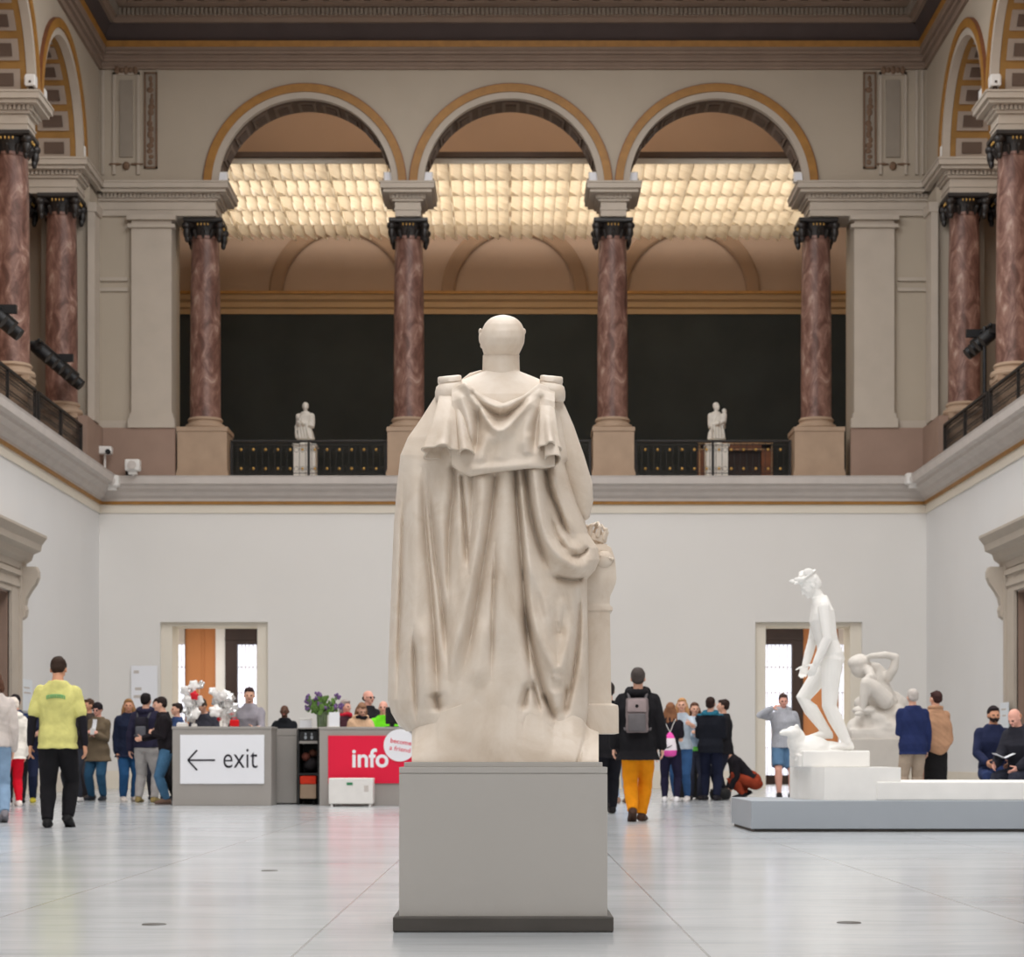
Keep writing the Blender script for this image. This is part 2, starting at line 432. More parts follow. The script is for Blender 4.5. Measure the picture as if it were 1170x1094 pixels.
# ---- upper walls with arches
def plc(side):
    if side == 'b': return lambda u, v, z: (u, YB + v, z)
    s = -1 if side == 'l' else 1
    return lambda u, v, z: (s * (XW + v), u, z)
def arch_wall(side, u0, u1, cents):
    f = plc(side); us = {u0, u1}
    for c in cents:
        for k in range(41): us.add(round(c - RA * math.cos(PI * k / 40), 5))
    R = []
    for u in sorted(us):
        z = ZSP
        for c in cents:
            if abs(u - c) < RA: z = ZSP + math.sqrt(max(0, RA * RA - (u - c) ** 2))
        R.append([f(u, 0, z), f(u, 0, 19.5), f(u, 1.1, 19.5), f(u, 1.1, z)])
    return MB().rings(R)
struct('wall_back_upper', arch_wall('b', -XW2, XW2, BARC), 'upper_paint')
sarc = [48.3 - BAY * (k + 0.5) for k in range(12)]
struct('wall_left_upper', arch_wall('l', Y0, YB, sarc), 'upper_paint')
struct('wall_right_upper', arch_wall('r', Y0, YB, sarc), 'upper_paint')

def arc_band(side, c, r0, r1, v0, v1, n=40, z0=ZSP):
    f = plc(side); R = []
    for k in range(n + 1):
        t = PI * k / n; ca, sa = math.cos(t), math.sin(t)
        R.append([f(c - r * ca, v, z0 + r * sa) for r, v in ((r0, v1), (r1, v1), (r1, v0), (r0, v0))])
    return MB().rings(R)
tn = [20]
def ntrim():
    tn[0] += 1; return 'trim_%d' % tn[0]
def arch_trim(side, c, gold):
    struct(ntrim(), arc_band(side, c, RA - 0.03, 2.2, -0.05, 0.12), 'upper_trim')
    struct(ntrim(), arc_band(side, c, 2.19, 2.37, -0.09, 0.02), 'gold_paint')
    struct(ntrim(), arc_band(side, c, 2.355, 2.39, -0.075, 0.02), 'wood_red')
    # coffered soffit
    f = plc(side)
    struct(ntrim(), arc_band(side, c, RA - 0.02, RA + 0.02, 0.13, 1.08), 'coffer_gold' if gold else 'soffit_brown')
    mb = MB(); mc = MB(); N = 11
    for k in range(N):
        a0, a1 = PI * (k + 0.14) / N, PI * (k + 0.86) / N
        for (m_, fr, dr, vv) in ((mb, 0.0, 0.05, (0.25, 0.95)), (mc, 0.2, 0.075, (0.38, 0.82))):
            b0, b1 = a0 + (a1 - a0) * fr, a1 - (a1 - a0) * fr
            R = []
            for q in range(5):
                t = b0 + (b1 - b0) * q / 4; ca, sa = math.cos(t), math.sin(t)
                R.append([f(c - r * ca, v, ZSP + r * sa) for r, v in ((RA - dr, vv[0]), (RA - 0.01, vv[0]), (RA - 0.01, vv[1]), (RA - dr, vv[1]))])
            m_.rings(R)
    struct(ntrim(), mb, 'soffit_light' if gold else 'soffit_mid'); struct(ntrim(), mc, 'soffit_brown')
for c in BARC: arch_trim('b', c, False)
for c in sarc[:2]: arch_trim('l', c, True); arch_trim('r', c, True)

# ---- top cornice, dark cove, dentils, ceiling border
tp = [(0, 16.86), (0.07, 16.86), (0.08, 16.92), (0.05, 16.94), (0.06, 17.02), (0.13, 17.03), (0.14, 17.09), (0.10, 17.11), (0.11, 17.17), (0.18, 17.18), (0.19, 17.24), (0.15, 17.26), (0.2, 17.33), (0, 17.34)]
tg = [(0, 17.335), (0.2, 17.335), (0.23, 17.47), (0, 17.475)]
tv = [(0, 17.475), (0.1, 17.475), (0.34, 17.84), (0, 17.84)]
td = [(0, 17.84), (0.42, 17.84), (0.45, 17.94), (0.5, 17.94), (0.5, 18.14), (0.8, 18.16), (0.84, 18.5), (0, 18.5)]
for prof, m in ((tp, 'cornice_brown'), (tg, 'gold_paint'), (tv, 'dark_cove'), (td, 'cornice_brown')):
    struct(ntrim(), MB().prism([(YB - d, z) for d, z in prof], 'x', -XW, XW), m)
    for s in (-1, 1): struct(ntrim(), MB().prism([(s * (XW - d), z) for d, z in prof], 'y', Y0, YB), m)
mb = MB(); md = MB()
for k in range(-92, 93): mb.box(k * 0.1 - 0.03, k * 0.1 + 0.03, YB - 0.58, YB - 0.49, 17.97, 18.12)
for k in range(-19, 20): md.box(k * 0.48 - 0.08, k * 0.48 + 0.08, YB - 0.86, YB - 0.8, 18.2, 18.34)
for s in (-1, 1):
    for k in range(0, 330): mb.box(s * (XW - .535) - 0.045, s * (XW - .535) + 0.045, 49.5 - k * 0.1 - 0.03, 49.5 - k * 0.1 + .03, 17.97, 18.12)
    for k in range(0, 70): md.box(s * (XW - .83) - 0.03, s * (XW - .83) + 0.03, 49.3 - k * 0.48 - 0.08, 49.3 - k * 0.48 + .08, 18.2, 18.34)
struct(ntrim(), mb, 'panel_pale'); struct(ntrim(), md, 'dentil_dark')
mb = MB(); mb.box(-XW, -5.6, Y0, YB, 18.5, 18.8); mb.box(5.6, XW, Y0, YB, 18.5, 18.8); mb.box(-5.6, 5.6, 44, YB, 18.5, 18.8); mb.box(-5.6, 5.6, Y0, Y0 + 1, 18.5, 18.8)
struct('ceiling', mb, 'cornice_brown')
struct('wall_front', MB().box(-16, 16, Y0 - 0.3, Y0, 0, 18.8), 'wall_white')

# ---- gallery shell behind the arcades
mb = MB().box(-16, 16, 60.35, 60.6, 7.26, 13.33); struct('wall_gallery_back', mb, 'gallery_dark')
mb = MB().box(-16, 16, 60.4, 60.6, 13.33, 19.9); struct('wall_gallery_back_upper', mb, 'gallery_brown')
mb = MB()
mb.prism([(60.4 - d, z) for d, z in [(0, 13.28), (0.08, 13.28), (0.1, 13.42), (0.16, 13.46), (0.18, 13.6), (0.26, 13.66), (0.3, 13.78), (0.3, 13.86), (0, 13.88)]], 'x', -16, 16)
struct(ntrim(), mb, 'gallery_mould')
struct(ntrim(), MB().box(-16, 16, 60.05, 60.12, 13.80, 13.88), 'gold_paint')
for c in (-4.83, 0.05, 4.93):
    R = []
    for k in range(33):
        t = PI * k / 32; R.append([(c - r * math.cos(t), y, 13.88 + r * math.sin(t)) for r, y in ((1.68, 60.4), (1.68, 60.33), (1.74, 60.3), (2.02, 60.3), (2.08, 60.33), (2.08, 60.4))])
    struct(ntrim(), MB().rings(R), 'lunette_brown')
for s, nm in ((-1, 'left'), (1, 'right')):
    struct('wall_gallery_' + nm, MB().box(min(s * 16, s * 16.3), max(s * 16, s * 16.3), Y0, 60.6, 7.26, 19.9), 'gallery_brown')
mb = MB().box(-16.3, 16.3, YB2, 60.6, 19.9, 20.1).box(-16.3, 16.3, YB2 - .9, YB2, 19.4, 20.1); mb.box(-16.3, -XW - .3, Y0, YB2 - .9, 19.4, 19.6); mb.box(XW + .3, 16.3, Y0, YB2 - .9, 19.4, 19.6)
struct('ceiling_gallery', mb, 'gallery_brown')

# ---- solid corner piers at gallery level, pilasters, panels, dados
for s, nm in ((-1, 'left'), (1, 'right')):
    def sx(a, b): return (min(s * a, s * b), max(s * a, s * b))
    mb = MB(); mb.box(*sx(7.98, 16), YB, YB2, ZG, ZSP); mb.box(*sx(XW2, 16), 49.6, YB, ZG, 19.4)
    struct('wall_corner_' + nm, mb, 'upper_paint')
    struct('wall_corner_%s_end' % nm, MB().box(*sx(XW, XW2), 48.86, YB - .001, ZG, ZSP), 'upper_paint')
    mb = MB()
    mb.box(*sx(7.98, 8.92), YB - 0.14, YB, 8.44, 13.42); mb.box(*sx(7.9, 9.0), YB - 0.2, YB, 13.12, 13.2); mb.box(*sx(7.88, 9.02), YB - 0.22, YB, 13.3, 13.42)
    mb.box(*sx(7.9, 9.0), YB - 0.2, YB, 8.44, 8.66); mb.box(*sx(7.94, 8.96), YB - 0.17, YB, 8.66, 8.78)
    mb.box(*sx(9.02, XW), YB - 0.06, YB, 11.9, 11.98); mb.box(*sx(9.02, XW), YB - 0.05, YB, 11.66, 11.74); mb.box(*sx(9.02, XW), YB - 0.08, YB, 8.44, 8.62)
    mb.box(*sx(9.55, XW + 0.01), 48.7, 49.3, 8.44, 13.42); mb.box(*sx(9.5, XW + 0.01), 48.68, 49.35, 13.2, 13.42)
    struct(ntrim(), mb, 'upper_trim')
    struct(ntrim(), MB().box(*sx(7.9, XW), YB - 0.16, YB, ZG, 8.44), 'stone_brown')
    struct(ntrim(), MB().box(*sx(XW - 0.12, XW + .1), 48.0, YB - 0.17, ZG, 8.435), 'stone_brown')
    # painted panels in the upper corner
    mb = MB()
    x0, x1 = (PX(165, YB), PX(180, YB)); z0, z1 = PZ(193, YB), PZ(83, YB)
    if s > 0: x0, x1 = PX(986, YB), PX(1001, YB)
    for a, b, c, d in ((x0, x0 + .04, z0, z1), (x1 - .04, x1, z0, z1), (x0, x1, z0, z0 + .04), (x0, x1, z1 - .04, z1)): mb.box(a, b, YB - 0.05, YB, c, d)
    xc = (x0 + x1) / 2
    rr = random.Random(3)
    for k in range(16):
        zz = z0 + 0.15 + k * (z1 - z0 - 0.3) / 15
        mb.ell((xc + rr.uniform(-.03, .03), YB - 0.01, zz), (rr.uniform(.03, .09), 0.03, rr.uniform(.05, .1)), 8, 5)
    struct(ntrim(), mb, 'ornament')
    struct(ntrim(), MB().box(x0, x1, YB - 0.012, YB, z0, z1), 'panel_pale')
    a, b = (PX(137, YB), PX(152, YB)) if s < 0 else (PX(1012, YB), PX(1028, YB))
    mb = MB().box(a, b, YB - 0.04, YB, PZ(180, YB), PZ(92, YB)); struct(ntrim(), mb, 'panel_pale')
    mb = MB(); c0, c1 = a - .16, b + .16; z0, z1 = PZ(200, YB), PZ(86, YB)
    for q in ((c0, c0 + .06), (c1 - .06, c1), (a - .55, a - .5), (a - .42, a - .36)) if s < 0 else ((c0, c0 + .06), (c1 - .06, c1), (b + .5, b + .55), (b + .36, b + .42)): mb.box(*q, YB - 0.05, YB, z0, z1 + .1)
    mb.box(c0, c1, YB - 0.05, YB, z1, z1 + .06)
    struct(ntrim(), mb, 'upper_trim')
    mb = MB()
    for k in range(5): mb.ell((c0 + 0.1 + k * (c1 - c0 - .2) / 4, YB - 0.05, PZ(81, YB)), (0.07, .06, .07 if k % 2 else .1), 8, 6)
    mb.ell(((a + b) / 2, YB - 0.03, PZ(190, YB)), (0.09, .05, .1), 10, 6); mb.ell(((a + b) / 2 - .25, YB - 0.03, PZ(188, YB)), (0.16, .03, .03), 8, 5); mb.ell(((a + b) / 2 + .25, YB - 0.03, PZ(188, YB)), (0.16, .03, .03), 8, 5)
    struct(ntrim(), mb, 'ornament', smooth=True)

# ---- entablature blocks over the columns
def entab(x0, x1, y0, y1, oh=0.33, dents=True):
    mb = MB()
    mb.box(x0, x1, y0, y1, 13.42, 13.8); mb.box(x0 - .02, x1 + .02, y0 - .02, y1 + .02, 13.56, 13.6)
    mb.box(x0 - .06, x1 + .06, y0 - .06, y1 + .06, 13.76, 13.92)
    mb.box(x0 - oh * .8, x1 + oh * .8, y0 - oh * .8, y1 + oh * .8, 13.92, 14.03); mb.box(x0 - oh, x1 + oh, y0 - oh, y1 + oh, 14.0, 14.14)
    mb.box(x0 - oh - .02, x1 + oh + .02, y0 - oh - .02, y1 + oh + .02, 14.12, 14.16)
    d = 0.09
    n = int((x1 - x0 + .16) / d)
    for k in range(n):
        xx = x0 - .08 + (k + .5) * (x1 - x0 + .16) / n
        mb.box(xx - .028, xx + .028, y0 - .12, y0 - .05, 13.82, 13.92)
    n = int((y1 - y0 + .16) / d)
    for k in range(n):
        yy = y0 - .08 + (k + .5) * (y1 - y0 + .16) / n
        for xx in (x0 - .085, x1 + .085): mb.box(xx - .035, xx + .035, yy - .028, yy + .028, 13.82, 13.92)
    return mb
for c in BCOL[1:3]: struct(ntrim(), entab(c - .3, c + .3, 49.95, 51.05), 'upper_trim')
for s in (-1, 1):
    a, b = sorted((s * XW, s * 6.96)); struct(ntrim(), entab(a, b, 49.93, 51.05), 'upper_trim')
    for k, yc in enumerate(SCOL):
        a, b = sorted((s * 9.82, s * 12.0)); struct(ntrim(), entab(a, b, yc - .35, yc + .35 if k else YB - .35, 0.3), 'upper_trim')
# ------------------------------------------------------------------ columns
def pedestal_mb(w, d, flare=0.03):
    mb = MB(); hw, hd = w / 2, d / 2
    mb.box(-hw - flare, hw + flare, -hd - flare, hd + flare, 0, 0.14); mb.box(-hw - flare / 2, hw + flare / 2, -hd - flare / 2, hd + flare / 2, 0.14, 0.2)
    mb.box(-hw, hw, -hd, hd, 0.2, 1.1); mb.box(-hw - .02, hw + .02, -hd - .02, hd + .02, 1.1, 1.2)
    return mb
def make_column(loc, label, group):
    r = thing('marble_column', loc, label, 'column', group, kind='thing')
    ob('base', MB().lathe([(0, 1.2), (.46, 1.2), (.48, 1.25), (.46, 1.31), (.40, 1.34), (.39, 1.38), (.42, 1.42), (.40, 1.46), (.37, 1.48), (0, 1.48)], n=32), 'stone_tan', r, smooth=True)
    ob('shaft', MB().lathe([(0, 1.47), (.375, 1.47), (.36, 1.55), (.362, 3.0), (.35, 4.6), (.325, 5.66), (.345, 5.68), (.345, 5.74), (0, 5.74)], n=36), 'marble_red', r, smooth=True)
    mb = MB()
    mb.lathe([(0, 5.7), (.33, 5.7), (.35, 5.8), (.36, 5.9), (.42, 6.02), (.4, 6.04), (0, 6.04)], n=24)
    mb.square([(.43, 6.03), (.46, 6.06), (.46, 6.13), (.43, 6.14)])
    for k in range(4):
        a = PI / 4 + k * PI / 2; ca, sa = math.cos(a), math.sin(a)
        mb.ell((.56 * ca, .56 * sa, 5.95), (.11, .11, .1), 10, 7)
        mb.ell((.55 * ca, .55 * sa, 5.8), (.085, .085, .16), 10, 7); mb.ell((.53 * ca, .53 * sa, 5.66), (.06, .06, .1), 8, 6)
        mb.tube([(.36 * ca, .36 * sa, 5.98), (.5 * ca, .5 * sa, 6.0)], .07, 8)
    for k in range(12):
        a = k * PI / 6; ca, sa = math.cos(a), math.sin(a)
        mb.tube([(.345 * ca, .345 * sa, 5.7), (.39 * ca, .39 * sa, 5.8), (.43 * ca, .43 * sa, 5.86), (.45 * ca, .45 * sa, 5.83)], [.03, .045, .035, .015], 6)
    cp_ = ob('capital', mb, 'bronze_dark', r, smooth=True)
    mb = MB()
    for q in (-.12, -.04, .04, .12):
        mb.ell((q, -.43, 5.98), (.02, .02, .035), 8, 5); mb.ell((-.43, q, 5.98), (.02, .02, .035), 8, 5); mb.ell((.43, q, 5.98), (.02, .02, .035), 8, 5)
    ob('gold_ornament', mb, 'gold_leaf', cp_, smooth=True)
    return r
cg = 'red marble columns of the back arcade'
names = ['red-brown marble column at the left end of the back arcade', 'red-brown marble column of the back arcade left of the big statue head',
         'red-brown marble column of the back arcade right of the big statue head', 'red-brown marble column at the right end of the back arcade']
col0 = make_column((BCOL[0], 50.5, ZG), names[0], cg)
cols = [(col0, 1.16, 1.1)] + [(copy_tree(col0, (BCOL[i], 50.5, ZG), names[i]), 1.16 if i == 3 else 0.96, 1.1) for i in (1, 2, 3)]
for s, nm in ((-1, 'left'), (1, 'right')):
    for k, y in enumerate(SCOL[:2]):
        for j, x in enumerate((10.22, 11.3)):
            lb = 'red-brown marble column of the %s gallery%s' % (nm, [' by the back corner', ' at the picture edge'][k] + ('' if j == 0 else ', inner of its pair'))
            c = copy_tree(col0, (s * x, y, ZG), lb); c['group'] = 'red marble columns of the side galleries'
            cols.append((c, 0.8, 0.62))
for c, w, d in cols: ob('pedestal', pedestal_mb(w, d, 0.03 if d > 1 else 0.0), 'stone_tan', c)

# ------------------------------------------------------------------ railings
def make_railing(name_label, length, loc, rot, group, dense=False):
    r = thing('iron_railing', loc, name_label, 'railing', group, rot)
    h = 0.95
    ob('top_rail', MB().box(-length / 2, length / 2, -.035, .035, h - .055, h, 0.012), 'iron', r)
    ob('bottom_rail', MB().box(-length / 2, length / 2, -.025, .025, .05, .09), 'iron', r)
    mb = MB(); n = int(length / (0.096 if dense else .145))
    for k in range(n + 1):
        x = -length / 2 + k * length / n
        mb.box(x - .0055, x + .0055, -.0055, .0055, 0.0, h - .03)
    for zc in (.27, .5, .72):
        for k in range(n):
            x = -length / 2 + (k + .5) * length / n; R = []
            for q in range(12):
                a = q * PI / 6; ca, sa = math.cos(a), math.sin(a); rr_ = .056 if not dense else .042
                R.append([(x + (rr_ + e) * ca, yy, zc + (rr_ + e) * sa) for e, yy in ((-.004, -.005), (.004, -.005), (.004, .005), (-.004, .005))])
            if dense or zc != .5: mb.rings(R, loop=True)
    mb.box(-length / 2, length / 2, -.01, .01, .83, .845); mb.box(-length / 2, length / 2, -.01, .01, .16, .175)
    ob('grille', mb, 'iron', r)
    for x in (-length / 2, 0, length / 2):
        ob('post', MB().box(x - .03, x + .03, -.03, .03, 0, h), 'iron', r)
    n2 = int(length / .29)
    me = None
    for k in range(n2):
        for zc in (.27, .72):
            x = (k - (n2 - 1) / 2) * .29
            if dense and zc > .5: continue
            if me is None:
                o = ob('rosette', MB().ell((0, 0, 0), (.034, .025, .036), 10, 6), 'gold_leaf', r, smooth=True); me = o.data
            else:
                o = bpy.data.objects.new('rosette', me); COL.objects.link(o); o.parent = r
            o.location = (x, -.02, zc)
    return r
ln = ['black iron railing with gilt rosettes across the left bay of the back gallery', 'black iron railing with gilt rosettes behind the big statue, middle bay of the back gallery',
      'black iron railing with gilt rosettes across the right bay of the back gallery']
for i, c in enumerate(BARC):
    a = BCOL[i] + (.64 if i == 0 else .54); b = BCOL[i + 1] - (.64 if i == 2 else .54)
    make_railing(ln[i], b - a, ((a + b) / 2, 50.35, ZG), 0, 'railings of the back gallery')
for s, nm in ((-1, 'left'), (1, 'right')):
    rl = None
    for k in range(2):
        a, b = SCOL[k + 1] + .15 - .25 * k, SCOL[k] - .15 if k == 1 else 47.95
        make_railing('dark iron railing of the %s side gallery, %s' % (nm, ['beside the back corner', 'cut by the picture edge'][k]), b - a, (s * 9.71, (a + b) / 2, ZG), PI / 2, 'railings of the side galleries', True)

# ------------------------------------------------------------------ floodlights on the imposts, cornice cameras
def make_flood(loc, label, rot=0.0, group='white floodlights at the arch feet'):
    r = thing('floodlight', loc, label, 'lamp', group, rot)
    ob('housing', MB().box(-.13, .13, -.1, .1, .1, .34, .02), 'plastic_white', r)
    ob('lens', MB().box(-.1, .1, -.115, -.1, .13, .31), 'sign_white', r)
    ob('bracket', MB().box(-.09, .09, -.04, .04, 0, .11).box(-.15, .15, -.02, .02, .16, .2), 'dentil_dark', r)
    return r
fl = None
lab = {(0, 1): 'small white floodlight at the left foot of the left back arch', (1, -1): 'small white floodlight at the right foot of the left back arch',
       (1, 1): 'small white floodlight at the left foot of the middle back arch', (2, -1): 'small white floodlight at the right foot of the middle back arch',
       (2, 1): 'small white floodlight at the left foot of the right back arch', (3, -1): 'small white floodlight at the right foot of the right back arch'}
for (i, s), l in lab.items():
    loc = (BCOL[i] + s * .45, 50.2, 14.16)
    fl = make_flood(loc, l) if fl is None else (copy_tree(fl, loc, l), fl)[1]
for s, nm in ((-1, 'left'), (1, 'right')):
    for y, w in ((48.1, 'beside the back corner'), (43.95, 'on the far edge of the nearer impost'), (43.05, 'on the near edge of the nearer impost')):
        copy_tree(fl, (s * 9.72, y, 14.16), 'small white floodlight above the %s side columns %s' % (nm, w), s * PI / 2)
# cornice corner equipment
def make_camera_unit(loc, label, s):
    r = thing('security_camera', loc, label, 'camera')
    ob('housing', MB().box(-.17, .17, -.12, .12, .48, .66, .03), 'plastic_white', r)
    ob('lens', MB().lathe([(0, 0), (.06, 0), (.06, .06), (0, .06)], n=16).xf(Matrix.Translation((.1 * -s, -.12, .52)) @ Matrix.Rotation(PI / 2, 4, 'X')), 'plastic_black', r)
    ob('pole', MB().tube([(0, 0, 0), (0, 0, .5)], .025, 8), 'plastic_white', r)
    return r
make_camera_unit((-9.47, 49.5, 7.29), 'white security camera on a pole at the left back corner of the cornice', -1)
def cable_lamp(loc, label):
    r = thing('spot_projector', loc, label, 'lamp')
    ob('housing', MB().box(-.17, .17, -.14, .14, .08, .34, .03), 'plastic_white', r)
    ob('foot', MB().box(-.1, .1, -.06, .06, 0, .1), 'plastic_white', r)
    ob('lens', MB().lathe([(0, 0), (.1, 0), (.1, .05), (0, .05)], n=16).xf(Matrix.Translation((0, -.13, .2)) @ Matrix.Rotation(PI / 2, 4, 'X')), 'stone_grey', r)
    return r
cable_lamp((-9.08, 49.4, 7.62), 'white wall projector hanging above the left end of the back cornice')
cable_lamp((PX(128, 49.45), 49.45, 6.93), 'small white projector sitting on the left end of the back cornice')
cable_lamp((PX(1043, 49.45), 49.45, 6.98), 'small white projector sitting on the right end of the back cornice')
SC_cam = [o for o in COL.objects if o.get('category') == 'lamp' and 'wall projector' in o.get('label', '')][0]
SC_cam.location.z = 7.29; SC_cam.location.x = -8.8; ob('post', MB().tube([(0, .05, 0), (0, .05, .2)], .03, 8), 'plastic_white', SC_cam)

# stage spotlight bars clamped to the side columns
def spot_bar(loc, rot, label, n, tilt, length):
    r = thing('spotlight_bar', loc, label, 'stage light', None)
    r.rotation_euler = (0, tilt, rot)
    ob('bar', MB().tube([(-length / 2, 0, 0), (length / 2, 0, 0)], .035, 8), 'plastic_black', r)
    ob('clamp', MB().box(-.06, .06, -.05, .3, -.08, .08), 'plastic_black', r)
    for k in range(n):
        x = (k + .5) / n * length - length / 2
        mb = MB().lathe([(0, -.3), (.13, -.3), (.14, -.1), (.12, .1), (.06, .2), (0, .2)], n=14).xf(Matrix.Translation((x, -.1, -.12)) @ Matrix.Rotation(0.9, 4, 'X'))
        sp_ = ob('spotlight', mb, 'plastic_black', r, smooth=True)
        ob('yoke', MB().box(x - .16, x - .14, -.12, .02, -.16, .03).box(x + .14, x + .16, -.12, .02, -.16, .03), 'iron', sp_)
    return r
spot_bar((-9.78, 46.0, 9.35), -PI / 2, 'long bar of black stage spotlights by the left corner column', 6, 0.0, 4.0)
spot_bar((-9.78, 40.75, 9.3), -PI / 2, 'bar of black stage spotlights cut by the left picture edge', 4, 0.0, 2.6)
spot_bar((9.78, 44.6, 9.6), PI / 2, 'bar of black stage spotlights on a pole by the right side gallery', 4, 0.0, 1.9)
p_ = [o for o in COL.objects if o.get('label', '').startswith('bar of black stage spotlights on a pole')][0]
ob('pole', MB().tube([(-.6, .05, -2.3), (-.6, .05, 0)], .04, 8), 'plastic_black', p_)

# ------------------------------------------------------------------ luminous pleated ceiling of the back gallery
def trans_mat():
    m = bpy.data.materials.new('pleated_fabric'); m.use_nodes = True; nt = m.node_tree; L = nt.links
    b = nt.nodes['Principled BSDF']; out = nt.nodes['Material Output']
    tc = nt.nodes.new('ShaderNodeTexCoord'); mp = nt.nodes.new('ShaderNodeMapping'); mp.inputs['Scale'].default_value = (1, 14, 1); mp.inputs['Rotation'].default_value = (0, 0, 0.16)
    wv = nt.nodes.new('ShaderNodeTexNoise'); wv.inputs['Scale'].default_value = 2.2
    rp = ramp(nt, [(0.35, (230, 221, 206)), (0.65, (244, 237, 224))])
    L.new(tc.outputs['Object'], mp.inputs['Vector']); L.new(mp.outputs['Vector'], wv.inputs['Vector']); L.new(wv.outputs['Fac'], rp.inputs['Fac'])
    L.new(rp.outputs['Color'], b.inputs['Base Color']); b.inputs['Roughness'].default_value = 0.9; b.inputs['Specular IOR Level'].default_value = 0.05
    tr = nt.nodes.new('ShaderNodeBsdfTranslucent'); L.new(rp.outputs['Color'], tr.inputs['Color'])
    mx = nt.nodes.new('ShaderNodeMixShader'); mx.inputs[0].default_value = 0.66
    L.new(b.outputs[0], mx.inputs[1]); L.new(tr.outputs[0], mx.inputs[2]); L.new(mx.outputs[0], out.inputs['Surface'])
    MATS['pleated_fabric'] = m
trans_mat()
ZL, MOD, YL0 = 15.4, 1.5, 52.25
def module_mesh():
    mb = MB(); ns = 5; w = (MOD - 0.06) / ns
    for k in range(ns):
        x0 = -MOD / 2 + .03 + k * w; R = []
        for q in range(25):
            t = q / 24; y = -MOD / 2 + .02 + t * (MOD - .04); a = -0.13 * math.sin(PI * t) ** 0.8 + (.014 if q % 2 else -.014)
            sk = 0.03 * math.sin(2 * PI * t)
            R.append([(x0, y, a + .02), (x0 + w, y, a - .12 + sk), (x0 + w + .004, y, a - .112 + sk), (x0 + .004, y, a + .03)])
        mb.rings(R)
    return mb
pr = None
for j in range(5):
    for i in range(-6, 6):
        x = (i + .5) * MOD + .05 - .12 + 0.0; y = YL0 + (j + .5) * MOD
        if pr is None:
            pr = thing('ceiling_light_panel', (x, y, ZL), 'pleated cream fabric panel of the glowing ceiling grid in the back gallery', 'ceiling light', 'pleated panels of the glowing gallery ceiling')
            ob('pleated_screen', module_mesh(), 'pleated_fabric', pr)
            ob('rib', MB().box(-MOD / 2 - .012, -MOD / 2 + .012, -MOD / 2, MOD / 2, -.2, .12), 'pleated_fabric', pr)
            ob('frame', MB().box(-MOD / 2, MOD / 2, -MOD / 2 - .015, -MOD / 2 + .015, -.12, .1), 'trim_cream', pr)
        else: copy_tree(pr, (x, y, ZL), None)
struct(ntrim(), MB().box(-9.6, 9.6, YL0 - .2, YL0 - .06, ZL + .0, ZL + .12), 'soffit_brown')

